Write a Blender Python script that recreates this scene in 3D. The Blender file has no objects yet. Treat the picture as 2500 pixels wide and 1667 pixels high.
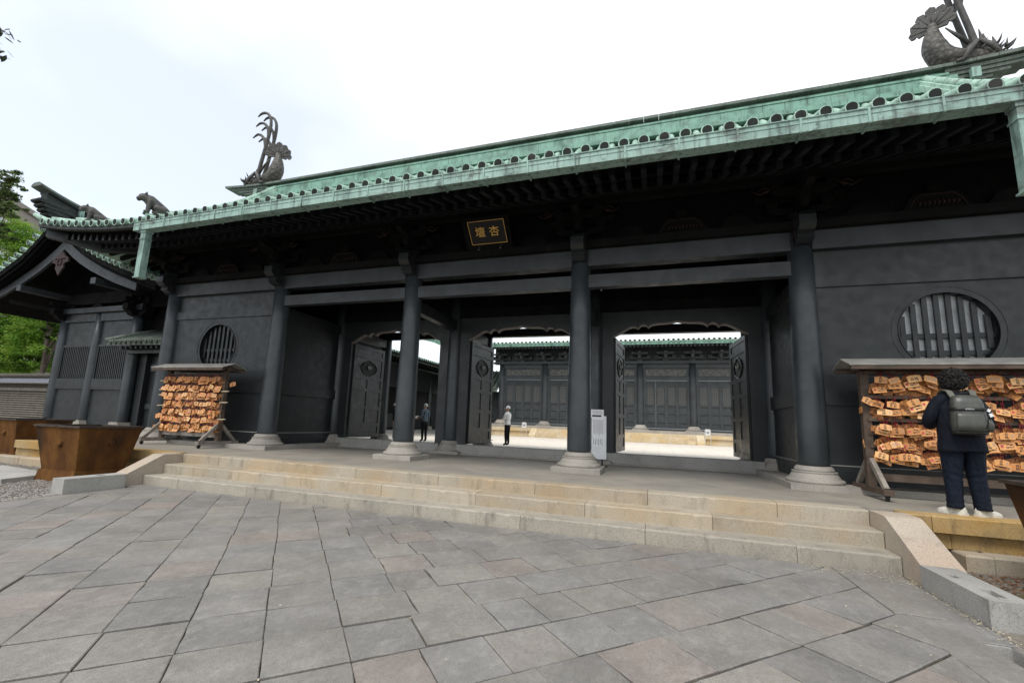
import bpy, math, random
from math import sin, cos, pi, radians, sqrt, atan2
from mathutils import Vector, Matrix
S = bpy.context.scene
COL = S.collection
random.seed(7)

# ---------------------------------------------------------------- camera
def make_camera():
    yaw, pitch, roll = -0.3371, 0.1547, 0.0396
    f = Vector((sin(yaw)*cos(pitch), cos(yaw)*cos(pitch), sin(pitch)))
    r = Vector((cos(yaw), -sin(yaw), 0)); u = r.cross(f)
    r2 = r*cos(roll)+u*sin(roll); u2 = u*cos(roll)-r*sin(roll)
    cd = bpy.data.cameras.new('camera'); co = bpy.data.objects.new('camera', cd); COL.objects.link(co)
    cd.sensor_width = 36; cd.sensor_fit = 'HORIZONTAL'; cd.lens = 1108.94/2500*36
    cd.shift_x = 35.62/2500; cd.shift_y = 25.54/2500
    cd.clip_start = .05; cd.clip_end = 2000
    M = Matrix(((r2.x, u2.x, -f.x, 3.483), (r2.y, u2.y, -f.y, -9.376), (r2.z, u2.z, -f.z, 0.8906), (0, 0, 0, 1)))
    co.matrix_world = M
    S.camera = co
make_camera()

# ---------------------------------------------------------------- sky, sun, exposure
SUN_EL, SUN_AZ = radians(58), radians(200)     # azimuth measured clockwise from +Y
def make_world():
    w = bpy.data.worlds.new('World'); S.world = w; w.use_nodes = True
    nt = w.node_tree; nt.nodes.clear(); L = nt.links.new
    out = nt.nodes.new('ShaderNodeOutputWorld'); bg = nt.nodes.new('ShaderNodeBackground')
    bg.inputs['Strength'].default_value = 0.12
    sky = nt.nodes.new('ShaderNodeTexSky'); sky.sky_type = 'NISHITA'; sky.sun_disc = False
    sky.sun_elevation = SUN_EL; sky.sun_rotation = SUN_AZ
    sky.air_density = 1.0; sky.dust_density = 2.0
    tc = nt.nodes.new('ShaderNodeTexCoord')
    mp = nt.nodes.new('ShaderNodeMapping'); mp.inputs['Scale'].default_value = (1, 1, 1.8)
    nz = nt.nodes.new('ShaderNodeTexNoise'); nz.inputs['Scale'].default_value = .6; nz.inputs['Detail'].default_value = 5; nz.inputs['Roughness'].default_value = .5
    rp = nt.nodes.new('ShaderNodeValToRGB')
    rp.color_ramp.elements[0].position = .40; rp.color_ramp.elements[0].color = (.46, .46, .46, 1)
    rp.color_ramp.elements[1].position = .62; rp.color_ramp.elements[1].color = (.97, .97, .97, 1)
    mx = nt.nodes.new('ShaderNodeMixRGB'); mx.inputs[2].default_value = (8.1, 8.35, 8.55, 1)
    L(tc.outputs['Generated'], mp.inputs['Vector']); L(mp.outputs[0], nz.inputs['Vector']); L(nz.outputs['Fac'], rp.inputs[0])
    L(rp.outputs[0], mx.inputs[0]); L(sky.outputs[0], mx.inputs[1]); L(mx.outputs[0], bg.inputs['Color']); L(bg.outputs[0], out.inputs['Surface'])
make_world()
sd = bpy.data.lights.new('sun', 'SUN'); sd.energy = 1.5; sd.angle = radians(24); sd.color = (1, .97, .92)
so = bpy.data.objects.new('sun', sd); COL.objects.link(so)
_d = Vector((sin(SUN_AZ)*cos(SUN_EL), cos(SUN_AZ)*cos(SUN_EL), sin(SUN_EL)))
so.rotation_euler = _d.to_track_quat('Z', 'Y').to_euler(); so.location = (0, 0, 40)
S.view_settings.view_transform = 'Standard'; S.view_settings.look = 'None'
S.view_settings.exposure = 0.66; S.view_settings.gamma = 1.0; S.view_settings.use_curve_mapping = False
S.cycles.max_bounces = 6; S.cycles.diffuse_bounces = 4; S.cycles.glossy_bounces = 3
S.cycles.use_denoising = True

# ---------------------------------------------------------------- mesh helpers
class MB:
    def __init__(s): s.v = []; s.f = []; s.m = []; s.s = []
    def add(s, vs, fs, mi=0, sm=False):
        o = len(s.v); s.v += [tuple(v) for v in vs]
        for f in fs: s.f.append(tuple(i+o for i in f)); s.m.append(mi); s.s.append(sm)
        return s
    def box(s, x0, x1, y0, y1, z0, z1, mi=0, ch=0, M=None):
        if ch <= 0:
            vs = [(x, y, z) for z in (z0, z1) for x, y in ((x0, y0), (x1, y0), (x1, y1), (x0, y1))]
            fs = [(3, 2, 1, 0), (4, 5, 6, 7), (0, 1, 5, 4), (1, 2, 6, 5), (2, 3, 7, 6), (3, 0, 4, 7)]
        else:
            R = lambda a, z: [(x0+a, y0+a, z), (x1-a, y0+a, z), (x1-a, y1-a, z), (x0+a, y1-a, z)]
            vs = R(0, z0)+R(0, z1-ch)+R(ch, z1)
            fs = [(3, 2, 1, 0), (8, 9, 10, 11)]
            for k in (0, 4):
                for i in range(4): j = (i+1) % 4; fs.append((k+i, k+j, k+4+j, k+4+i))
        if M is not None: vs = [M @ Vector(v) for v in vs]
        return s.add(vs, fs, mi)
    def ctr(s, c, d, R=None, mi=0):
        M = Matrix.Translation(c) @ (R.to_4x4() if R is not None else Matrix())
        return s.box(-d[0]/2, d[0]/2, -d[1]/2, d[1]/2, -d[2]/2, d[2]/2, mi, 0, M)
    def bar(s, a, b, w, h, mi=0, up=(0, 0, 1)):
        a, b = Vector(a), Vector(b); d = (b-a); l = d.length; d.normalize(); up = Vector(up)
        if abs(d.dot(up)) > .98: up = Vector((0, 1, 0))
        x = d.cross(up).normalized(); z = x.cross(d)
        vs = [p+x*(sx*w/2)+z*(sz*h/2) for p in (a, b) for sx, sz in ((-1, -1), (1, -1), (1, 1), (-1, 1))]
        return s.add(vs, [(3, 2, 1, 0), (4, 5, 6, 7), (0, 1, 5, 4), (1, 2, 6, 5), (2, 3, 7, 6), (3, 0, 4, 7)], mi)
    def tube(s, path, r, n=8, caps=True, mi=0, sm=True, sx=1.0, up=(0, 0, 1), cap_mi=None):
        P = [Vector(p) for p in path]; k = len(P)
        rr = r if isinstance(r, (list, tuple)) else [r]*k
        vs = []; up = Vector(up); x = None
        for i in range(k):
            d = (P[min(i+1, k-1)]-P[max(i-1, 0)]).normalized()
            if x is None:
                if abs(d.dot(up)) > .95: up = Vector((0, 1, 0))
                x = d.cross(up).normalized()
            else: x = (x-d*x.dot(d)).normalized()
            y = x.cross(d)
            for j in range(n):
                a = 2*pi*j/n; vs.append(P[i]+x*(cos(a)*rr[i]*sx)+y*(sin(a)*rr[i]))
        fs = [(i*n+j, i*n+(j+1) % n, (i+1)*n+(j+1) % n, (i+1)*n+j) for i in range(k-1) for j in range(n)]
        s.add(vs, fs, mi, sm)
        if caps:
            o = len(s.v)-k*n
            s.f.append(tuple(o+j for j in range(n))[::-1]); s.m.append(mi if cap_mi is None else cap_mi); s.s.append(False)
            s.f.append(tuple(o+(k-1)*n+j for j in range(n))); s.m.append(mi); s.s.append(False)
        return s
    def lathe(s, prof, n=24, c=(0, 0, 0), mi=0, sm=True, cap=True):
        vs = [(c[0]+r*cos(2*pi*j/n), c[1]+r*sin(2*pi*j/n), c[2]+z) for r, z in prof for j in range(n)]
        k = len(prof)
        fs = [(i*n+j, i*n+(j+1) % n, (i+1)*n+(j+1) % n, (i+1)*n+j) for i in range(k-1) for j in range(n)]
        s.add(vs, fs, mi, sm)
        if cap:
            o = len(s.v)-k*n
            s.f.append(tuple(o+j for j in range(n))[::-1]); s.m.append(mi); s.s.append(False)
            s.f.append(tuple(o+(k-1)*n+j for j in range(n))); s.m.append(mi); s.s.append(False)
        return s
    def prism(s, poly, ax, a0, a1, mi=0, sm=False):
        f = {'x': lambda p, a: (a, p[0], p[1]), 'y': lambda p, a: (p[0], a, p[1]), 'z': lambda p, a: (p[0], p[1], a)}[ax]
        n = len(poly); vs = [f(p, a0) for p in poly]+[f(p, a1) for p in poly]
        fs = [tuple(range(n))[::-1], tuple(range(n, 2*n))]
        s.add(vs, fs, mi, False)
        o = len(s.v)-2*n
        for i in range(n):
            j = (i+1) % n; s.f.append((o+i, o+j, o+n+j, o+n+i)); s.m.append(mi); s.s.append(sm)
        return s
    def sweep(s, sec, path, mi=0, sm=False, side=None, caps=True):
        """sec: list of (a,b): a along horizontal side vector, b along world z"""
        P = [Vector(p) for p in path]; k = len(P); n = len(sec); vs = []
        for i in range(k):
            if side is None:
                d = P[min(i+1, k-1)]-P[max(i-1, 0)]; d.z = 0; d.normalize(); sd_ = Vector((d.y, -d.x, 0))
            else: sd_ = Vector(side)
            for a, b in sec: vs.append(P[i]+sd_*a+Vector((0, 0, b)))
        fs = [(i*n+j, i*n+(j+1) % n, (i+1)*n+(j+1) % n, (i+1)*n+j) for i in range(k-1) for j in range(n)]
        s.add(vs, fs, mi, sm)
        if caps:
            o = len(s.v)-k*n
            s.f.append(tuple(o+j for j in range(n))[::-1]); s.m.append(mi); s.s.append(False)
            s.f.append(tuple(o+(k-1)*n+j for j in range(n))); s.m.append(mi); s.s.append(False)
        return s
    def xf(s, M, start=0):
        for i in range(start, len(s.v)): s.v[i] = tuple(M @ Vector(s.v[i]))
        return s
    def mesh(s, name, mats):
        me = bpy.data.meshes.new(name); me.from_pydata(s.v, [], s.f)
        for m in (mats if isinstance(mats, (list, tuple)) else [mats]): me.materials.append(m)
        me.polygons.foreach_set('material_index', s.m); me.polygons.foreach_set('use_smooth', s.s)
        me.validate(); 
        import bmesh
        bm = bmesh.new(); bm.from_mesh(me); bmesh.ops.recalc_face_normals(bm, faces=bm.faces); bm.to_mesh(me); bm.free()
        return me
    def build(s, name, mats, parent=None, loc=(0, 0, 0), rz=0):
        return link(name, s.mesh(name, mats), parent, loc, rz)
def link(name, me, parent=None, loc=(0, 0, 0), rz=0, rot=None, sc=None):
    o = bpy.data.objects.new(name, me); COL.objects.link(o); o.parent = parent; o.location = loc
    o.rotation_euler = rot if rot is not None else (0, 0, rz)
    if sc is not None: o.scale = sc
    return o
def tag(o, label, cat, group=None, kind=None):
    if label: o['label'] = label
    if cat: o['category'] = cat
    if group: o['group'] = group
    if kind: o['kind'] = kind
    return o
def thing(name, label, cat, loc=(0, 0, 0), rz=0, group=None):
    o = bpy.data.objects.new(name, None); COL.objects.link(o); o.location = loc; o.rotation_euler = (0, 0, rz); o.empty_display_size = .2
    return tag(o, label, cat, group)
def struct(o): o['kind'] = 'structure'; return o
def lerp(tab, x):
    if x <= tab[0][0]: return tab[0][1]
    for (a, b), (c, d) in zip(tab, tab[1:]):
        if x <= c: return b+(d-b)*(x-a)/(c-a)
    return tab[-1][1]

# ---------------------------------------------------------------- materials
class NT:
    def __init__(s, name):
        s.mat = bpy.data.materials.new(name); s.mat.use_nodes = True; s.t = s.mat.node_tree
        s.b = s.t.nodes['Principled BSDF']; s.l = s.t.links.new
        s.pos = s.t.nodes.new('ShaderNodeNewGeometry').outputs['Position']
    def n(s, k): return s.t.nodes.new(k)
    def noise(s, scale, detail=4, vec=None, stretch=None, rough=.55):
        v = vec if vec is not None else s.pos
        if stretch:
            m = s.n('ShaderNodeMapping'); m.inputs['Scale'].default_value = stretch; s.l(v, m.inputs['Vector']); v = m.outputs[0]
        z = s.n('ShaderNodeTexNoise'); z.inputs['Scale'].default_value = scale; z.inputs['Detail'].default_value = detail; z.inputs['Roughness'].default_value = rough
        s.l(v, z.inputs['Vector']); return z.outputs['Fac']
    def ramp(s, fac, stops):
        r = s.n('ShaderNodeValToRGB'); e = r.color_ramp.elements
        while len(e) < len(stops): e.new(.5)
        for el, (p, c) in zip(e, stops): el.position = p; el.color = (c if len(c) == 4 else (*c, 1))
        s.l(fac, r.inputs[0]); return r.outputs[0]
    def mix(s, fac, a, b, mode='MIX'):
        m = s.n('ShaderNodeMixRGB'); m.blend_type = mode
        for i, x in ((0, fac), (1, a), (2, b)):
            if hasattr(x, 'is_output'): s.l(x, m.inputs[i])
            else: m.inputs[i].default_value = x if i == 0 else (x if len(x) == 4 else (*x, 1))
        return m.outputs[0]
    def rand(s): return s.n('ShaderNodeObjectInfo').outputs['Random']
    def bump(s, fac, strength, dist=.01):
        b = s.n('ShaderNodeBump'); b.inputs['Strength'].default_value = strength; b.inputs['Distance'].default_value = dist
        s.l(fac, b.inputs['Height']); s.l(b.outputs[0], s.b.inputs['Normal'])
    def fin(s, col, rough=.6, spec=.4, metal=0, rough_fac=None):
        if hasattr(col, 'is_output'): s.l(col, s.b.inputs['Base Color'])
        else: s.b.inputs['Base Color'].default_value = (*col, 1)
        s.b.inputs['Roughness'].default_value = rough; s.b.inputs['Specular IOR Level'].default_value = spec; s.b.inputs['Metallic'].default_value = metal
        if rough_fac is not None: s.l(rough_fac, s.b.inputs['Roughness'])
        return s.mat
def g(v): return (v, v, v)
def simple(name, c, rough=.6, var=.25, scale=6, bump=.15, spec=.4, metal=0, fine=60, rnd=0):
    t = NT(name); a = tuple(x*(1-var) for x in c); b = tuple(min(1, x*(1+var)) for x in c)
    col = t.ramp(t.noise(scale, 5), [(.3, a), (.7, b)])
    fz = t.noise(fine, 3)
    col = t.mix(.35, col, t.ramp(fz, [(.3, g(.55)), (.7, g(1.0))]), 'MULTIPLY')
    if rnd:
        col = t.mix(1.0, col, t.ramp(t.rand(), [(0, g(1-rnd)), (1, g(1.0))]), 'MULTIPLY')
    if bump: t.bump(fz, bump, .004)
    return t.fin(col, rough, spec, metal)
def black_paint(name, c=(.0150, .0185, .0208), rough=.42, var=.3, spec=.5):
    t = NT(name); a = tuple(x*(1-var) for x in c); b = tuple(x*(1+var) for x in c)
    col = t.ramp(t.noise(1.6, 5), [(.3, a), (.7, b)])
    st = t.noise(9, 4, stretch=(1, 1, .12))
    col = t.mix(.3, col, t.ramp(st, [(.35, g(.6)), (.65, g(1))]), 'MULTIPLY')
    # faint dust settled low down and in patches
    col = t.mix(t.ramp(t.noise(3.3, 6), [(.55, g(0)), (.8, g(.16))]), col, (.036, .038, .037))
    dr = t.noise(16, 6, stretch=(1, 1, .05), rough=.7)
    col = t.mix(t.ramp(dr, [(.60, g(0)), (.74, g(.2))]), col, (.055, .058, .056))
    col = t.mix(.45, col, t.ramp(t.noise(55, 5, rough=.75), [(.3, g(.62)), (.7, g(1.15))]), 'MULTIPLY')
    t.bump(t.noise(70, 4), .2, .004)
    rf = t.ramp(t.noise(5, 4), [(.3, g(rough-.08)), (.7, g(rough+.12))])
    return t.fin(col, rough, spec, 0, rf)
def verdigris(name, hi=(.185, .345, .275), lo=(.075, .155, .122), dark=(.035, .045, .04), amt=.5):
    t = NT(name)
    col = t.ramp(t.noise(2.2, 6), [(.28, lo), (.5, hi), (.75, tuple(min(1, x*1.18) for x in hi))])
    st = t.noise(14, 5, stretch=(1, 1, .10), rough=.65)
    col = t.mix(t.ramp(st, [(.5, g(0)), (.72, g(amt))]), col, dark)
    bl = t.noise(4.5, 7, rough=.7)
    col = t.mix(t.ramp(bl, [(.58, g(0)), (.66, g(amt*1.1))]), col, tuple((a+b)/2 for a, b in zip(dark, lo)))
    col = t.mix(.5, col, t.ramp(t.noise(45, 4), [(.3, g(.7)), (.7, g(1))]), 'MULTIPLY')
    br = t.noise(1.7, 6, stretch=(1, 1, 2.5), rough=.7)
    col = t.mix(t.ramp(br, [(.54, g(0)), (.64, g(amt*.75))]), col, (.10, .095, .09))
    t.bump(t.noise(60, 3), .2, .006)
    return t.fin(col, .6, .35)
def granite(name, c1, c2, stain=(.05, .045, .035), amt=.55, speck=True, rust=None, rnd=.15, scale=1.4):
    t = NT(name)
    col = t.ramp(t.noise(scale, 6), [(.3, c1), (.7, c2)])
    if rust: col = t.mix(t.ramp(t.noise(1.1, 5), [(.42, g(0)), (.66, g(.75))]), col, rust)
    sp = t.noise(95, 3, rough=.7)
    if speck: col = t.mix(.8, col, t.ramp(sp, [(.34, g(.42)), (.47, g(.95)), (.6, g(1.0)), (.75, g(1.2))]), 'MULTIPLY')
    # run-off streaks: shape of their own, stretched down the face
    st = t.noise(7, 6, stretch=(1, 1, .22), rough=.7)
    col = t.mix(t.ramp(st, [(.54, g(0)), (.78, g(amt))]), col, stain)
    col = t.mix(t.ramp(t.noise(3.0, 7, rough=.7), [(.56, g(0)), (.72, g(amt*.6))]), col, tuple(x*1.5 for x in stain))
    if rnd: col = t.mix(1, col, t.ramp(t.rand(), [(0, g(1-rnd)), (1, g(1))]), 'MULTIPLY')
    t.bump(sp, .35, .003)
    return t.fin(col, .8, .25)
M = {}
M['black'] = black_paint('black_paint')
M['blackcol'] = black_paint('black_column', (.042, .050, .056), .38)
M['blackdoor'] = black_paint('black_door', (.018, .0215, .021), .34)
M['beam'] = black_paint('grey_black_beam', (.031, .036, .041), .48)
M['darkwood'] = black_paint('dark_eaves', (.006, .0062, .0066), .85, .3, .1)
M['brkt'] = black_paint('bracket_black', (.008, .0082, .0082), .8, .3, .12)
M['redink'] = simple('red_trim', (.024, .009, .007), .6, .4, 20, 0)
M['green'] = verdigris('verdigris')
M['greenroof'] = verdigris('verdigris_roof', (.36, .52, .43), (.20, .32, .26), (.045, .055, .048), .55)
M['greenhall'] = verdigris('verdigris_hall', (.66, .80, .72), (.50, .66, .57), (.2, .26, .22), .15)
M['greenend'] = verdigris('tile_end_patina_shade', (.022, .028, .025), (.010, .012, .011), (.006, .006, .006), .5)  # near-black holds the dirt on the tile ends and also their shade
M['greengrey'] = verdigris('grey_patina', (.13, .16, .135), (.06, .075, .062), (.02, .02, .018), .6)
M['gutter'] = verdigris('gutter_copper', (.285, .425, .37), (.155, .245, .21), (.035, .04, .038), .9)
M['bronze'] = simple('weathered_bronze', (.062, .059, .054), .6, .45, 7, .5, .4, 0, 40)
M['stonebase'] = granite('base_granite', (.30, .28, .25), (.42, .39, .34), (.11, .10, .085), .45)
M['step'] = granite('step_granite', (.37, .325, .255), (.45, .40, .315), (.10, .085, .06), .55, True, (.43, .325, .20))
M['stepgrey'] = granite('grey_granite', (.33, .32, .30), (.43, .42, .39), (.09, .085, .07), .5)
M['rustgranite'] = granite('rusty_granite', (.40, .28, .12), (.48, .36, .20), (.05, .04, .03), .7, True, (.42, .24, .06))
M['ramp'] = granite('ramp_granite', (.44, .37, .30), (.52, .45, .36), (.16, .14, .11), .4, True, (.50, .38, .28))
def floor_mat():
    t = NT('platform_floor')
    col = t.ramp(t.noise(.9, 6), [(.3, (.23, .215, .185)), (.7, (.33, .30, .25))])
    col = t.mix(t.ramp(t.noise(2.6, 7, rough=.7), [(.5, g(0)), (.7, g(.5))]), col, (.16, .15, .135))
    sc = t.noise(5, 6, stretch=(1, .25, 1), rough=.75)
    col = t.mix(t.ramp(sc, [(.66, g(0)), (.72, g(.55))]), col, (.50, .47, .40))
    col = t.mix(.4, col, t.ramp(t.noise(120, 3), [(.3, g(.7)), (.7, g(1))]), 'MULTIPLY')
    t.bump(t.noise(90, 3), .2, .003)
    return t.fin(col, .7, .3)
M['floor'] = floor_mat()
def yard_mat():
    t = NT('courtyard_floor'); b = t.n('ShaderNodeTexBrick'); b.inputs['Scale'].default_value = 1.0; b.inputs['Mortar Size'].default_value = .012; b.inputs['Brick Width'].default_value = 1.2; b.inputs['Row Height'].default_value = .7
    b.inputs['Color1'].default_value = (.70, .64, .55, 1); b.inputs['Color2'].default_value = (.62, .57, .49, 1); b.inputs['Mortar'].default_value = (.42, .38, .31, 1); t.l(t.pos, b.inputs['Vector'])
    col = t.mix(.5, b.outputs['Color'], t.ramp(t.noise(1.3, 6), [(.3, g(.82)), (.7, g(1.05))]), 'MULTIPLY'); return t.fin(col, .85, .2)
M['yard'] = yard_mat()
M['hallstone'] = granite('hall_step_stone', (.55, .45, .30), (.66, .56, .40), (.14, .10, .06), .5, False, (.58, .42, .2))
def slab_mat(name, c1, c2, tint):
    t = NT(name)
    col = t.ramp(t.noise(2.2, 6), [(.3, c1), (.7, c2)])
    rr = t.rand()
    col = t.mix(.75, col, t.ramp(rr, [(0, (.70, .70, .71)), (.25, (.92, .93, .96)), (.5, (.82, .80, .77)), (.72, (.95, .93, .89)), (.84, (1.02, .88, .82)), (.92, (.88, .88, .86)), (1, (1.14, 1.11, 1.03))]), 'MULTIPLY')
    col = t.mix(.7, col, t.ramp(t.noise(26, 6, stretch=(1, .7, 1), rough=.75), [(.3, g(.70)), (.5, g(.95)), (.72, g(1.16))]), 'MULTIPLY')
    wear = t.noise(9, 7, stretch=(1, .6, 1), rough=.72)
    col = t.mix(t.ramp(wear, [(.50, g(0)), (.70, g(.38))]), col, tint)
    col = t.mix(t.ramp(t.noise(1.3, 5), [(.5, g(0)), (.75, g(.4))]), col, (.16, .148, .13))
    sp = t.noise(120, 3, rough=.7)
    col = t.mix(.55, col, t.ramp(sp, [(.32, g(.55)), (.5, g(1)), (.75, g(1.3))]), 'MULTIPLY')
    h = t.mix(.5, t.noise(14, 6, rough=.7), t.noise(110, 3))
    t.bump(h, .8, .009)
    return t.fin(col, .72, .3)
M['slab'] = slab_mat('paving_slate', (.190, .182, .168), (.262, .250, .230), (.34, .328, .30))
def ground_mat():
    t = NT('bare_earth')
    col = t.ramp(t.noise(1.5, 7), [(.3, (.10, .085, .065)), (.7, (.19, .17, .14))])
    col = t.mix(t.ramp(t.noise(40, 4), [(.4, g(0)), (.7, g(.7))]), col, (.28, .26, .23))
    t.bump(t.noise(50, 5), .8, .02)
    return t.fin(col, .95, .1)
M['earth'] = ground_mat()
def joint_mat():
    t = NT('joint_grit'); col = t.ramp(t.noise(4, 5), [(.4, (.05, .043, .03)), (.56, (.10, .085, .055)), (.68, (.30, .26, .17))])
    col = t.mix(.5, col, t.ramp(t.noise(70, 4), [(.3, g(.5)), (.7, g(1))]), 'MULTIPLY'); t.bump(t.noise(90, 4), .6, .006)
    return t.fin(col, .95, .1)
M['joint'] = joint_mat()
M['archbounce'] = simple('painted_arch_bounce', (.20, .175, .155), .6, .25, 8, .1)  # pale tone stands in for courtyard light bounced onto the arch underside
M['steplow'] = granite('lowest_step_granite', (.33, .305, .255), (.43, .39, .32), (.07, .065, .05), .75)
M['pebble'] = simple('pebble', (.27, .25, .225), .8, .45, 30, .3, .3, 0, 90)
M['hallpaint'] = black_paint('faded_hall_paint', (.040, .046, .050), .5)
M['leafdry'] = simple('dry_leaf', (.17, .085, .045), .8, .5, 25, 0, .2)
M['petal'] = simple('pale_litter', (.55, .48, .32), .8, .3, 25, 0, .2)
M['moss'] = simple('moss', (.115, .11, .06), .95, .5, 9, .8, .1)
def rust_mat():
    t = NT('rusty_iron')
    st = t.noise(1.9, 4, stretch=(1, 1, .45), rough=.55)
    col = t.ramp(st, [(.28, (.012, .010, .009)), (.41, (.05, .026, .012)), (.53, (.11, .046, .014)), (.67, (.17, .078, .02)), (.80, (.075, .07, .04))])
    col = t.mix(t.ramp(t.noise(11, 6, rough=.75), [(.48, g(0)), (.7, g(.5))]), col, (.05, .03, .018))
    col = t.mix(.5, col, t.ramp(t.noise(60, 4), [(.3, g(.6)), (.7, g(1))]), 'MULTIPLY')
    t.bump(t.noise(40, 5), .3, .006)
    return t.fin(col, .92, .15)
M['rust'] = rust_mat()
M['rustdark'] = simple('dark_iron_rim', (.045, .032, .024), .7, .5, 8, .3)
M['oldwood'] = simple('old_timber', (.095, .068, .050), .75, .4, 5, .4, .3, 0, 50)
M['greywood'] = simple('grey_timber', (.23, .205, .175), .8, .35, 6, .4, .3, 0, 50)
M['rackroof'] = simple('rack_roof_sheet', (.30, .29, .265), .6, .25, 5, .2)
M['black_rubber'] = simple('black_rubber', (.012, .012, .012), .6, .3, 10, 0)
def ema_mat():
    t = NT('tablet_wood')
    gr = t.noise(25, 4, stretch=(1, 1, 5))
    col = t.ramp(gr, [(.3, (.66, .315, .105)), (.7, (.82, .46, .185))])
    col = t.mix(1, col, t.ramp(t.rand(), [(0, (.45, .38, .36)), (.14, (.95, .88, .82)), (.3, (.74, .60, .55)), (.44, (1.08, 1.12, 1.25)), (.58, (.92, .74, .62)), (.72, (1.12, 1.3, 1.6)), (.84, (.84, .72, .70)), (1, (.60, .48, .42))]), 'MULTIPLY')
    col = t.mix(t.ramp(t.noise(9, 5), [(.5, g(0)), (.75, g(.35))]), col, (.32, .14, .05))
    return t.fin(col, .62, .3)
M['ema'] = ema_mat()
M['emaold'] = simple('weathered_tablet_wood', (.33, .145, .06), .75, .55, 14, .1, .2, 0, 30)
M['emaedge'] = simple('tablet_edge', (.50, .22, .06), .7, .3, 30, 0)
M['ink'] = simple('black_ink', (.02, .018, .016), .7, .2, 30, 0)
M['stamp'] = simple('red_stamp', (.55, .09, .09), .7, .3, 30, 0)
M['cord'] = simple('red_cord', (.30, .028, .03), .8, .35, 30, 0, .2, 0, 60, .5)
M['gold'] = simple('gold_leaf', (.85, .52, .13), .45, .15, 20, .05, .5, .15)
M['lacquer'] = simple('black_lacquer', (.005, .005, .005), .6, .2, 5, 0)
M['crestmetal'] = simple('dark_bronze_rim', (.035, .036, .036), .25, .2, 8, .1, .7, .4)
M['pendant'] = simple('faded_red_pendant', (.036, .021, .021), .7, .5, 9, .2)
M['white'] = simple('white_paint', (.78, .78, .77), .6, .05, 8, 0)
M['paper'] = simple('paper', (.95, .95, .96), .7, .06, 12, 0)
M['papergrey'] = simple('board_grey', (.86, .87, .88), .6, .06, 6, 0)
M['print'] = simple('print_grey', (.30, .30, .31), .8, .2, 80, 0)
M['printdark'] = simple('print_dark', (.05, .05, .05), .8, .3, 80, 0)
M['glassw'] = simple('frosted_glass', (.72, .75, .76), .25, .22, 4, .25, .6, 0, 35)
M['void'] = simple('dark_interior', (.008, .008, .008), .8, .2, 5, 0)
M['plaster'] = simple('old_plaster', (.26, .24, .20), .9, .25, 3, .3, .2)
M['tilewall'] = simple('wall_tile', (.085, .075, .060), .8, .35, 8, .3)
M['bluegrey'] = simple('blue_grey_tile', (.20, .21, .25), .38, .35, 10, .1, .6)
M['bark'] = simple('bark', (.085, .065, .05), .9, .4, 10, .6)
def leaf_mat(name, c1, c2, c3):
    t = NT(name)
    col = t.ramp(t.noise(.9, 4), [(.3, c1), (.5, c2), (.72, c3)])
    col = t.mix(.6, col, t.ramp(t.noise(9, 3), [(.3, g(.55)), (.7, g(1.1))]), 'MULTIPLY')
    m = t.fin(col, .6, .3)
    t.b.inputs['Subsurface Weight'].default_value = 0
    # thin leaves let some light through
    tr = t.n('ShaderNodeBsdfTranslucent'); t.l(col, tr.inputs['Color'])
    mx = t.n('ShaderNodeMixShader'); mx.inputs[0].default_value = .45
    t.l(t.b.outputs[0], mx.inputs[1]); t.l(tr.outputs[0], mx.inputs[2])
    t.l(mx.outputs[0], t.t.nodes['Material Output'].inputs['Surface'])
    return m
M['maple'] = leaf_mat('maple_leaf', (.095, .21, .025), (.19, .355, .045), (.36, .47, .085))
M['conifer'] = leaf_mat('conifer_leaf', (.06, .10, .03), (.11, .16, .05), (.17, .22, .07))
M['darkleaf'] = leaf_mat('dark_leaf', (.03, .06, .02), (.07, .11, .03), (.12, .14, .05))
M['twigleaf'] = leaf_mat('twig_leaf', (.03, .04, .02), (.04, .05, .03), (.05, .06, .03))
M['concrete'] = simple('far_concrete', (.28, .25, .22), .9, .1, .3, 0)
M['farglass'] = simple('far_glass', (.35, .42, .46), .15, .2, .5, 0, .6)
# ---------------------------------------------------------------- view test (for deciding what the frame shows)
_yaw, _pit, _rol = -0.3371, 0.1547, 0.0396
_f = Vector((sin(_yaw)*cos(_pit), cos(_yaw)*cos(_pit), sin(_pit))); _r0 = Vector((cos(_yaw), -sin(_yaw), 0)); _u0 = _r0.cross(_f)
_r = _r0*cos(_rol)+_u0*sin(_rol); _u = _u0*cos(_rol)-_r0*sin(_rol); _C = Vector((3.483, -9.376, .8906))
def in_view(p, mx=60):
    v = Vector(p)-_C; z = v.dot(_f)
    if z < .3: return False
    x = 1214.4+1108.94*v.dot(_r)/z; y = 859+1108.94*(-v.dot(_u))/z
    return -mx < x < 2500+mx and -mx < y < 1667+mx
ZG = -.54
# ---------------------------------------------------------------- ground
mb = MB()
for x0, x1, y0, y1 in ((-260, 5.655, -120, 320), (5.87, 260, -120, 320), (5.655, 5.87, -120, -7.5), (5.655, 5.87, -4.83, 320)):   # leaves the drain slot open
    mb.add([(x0, y0, -.62), (x1, y0, -.62), (x1, y1, -.62), (x0, y1, -.62)], [(0, 1, 2, 3)])
struct(mb.build('ground', M['earth']))
mb = MB(); mb.add([(-13.7, -4.9, -.556), (-5.7, -4.9, -.556), (-5.7, -2.3, -.556), (-13.7, -2.3, -.556)], [(0, 1, 2, 3)])
mb.add([(-13.7, -9, -.558), (-5.7, -9, -.558), (-5.7, -4.9, -.556), (-13.7, -4.9, -.556)], [(0, 1, 2, 3)])
mb.add([(5.95, -9, -.558), (12, -9, -.558), (12, -2.3, -.556), (5.95, -2.3, -.556)], [(0, 1, 2, 3)])
struct(mb.build('gravel_bed', M['earth']))
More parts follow.
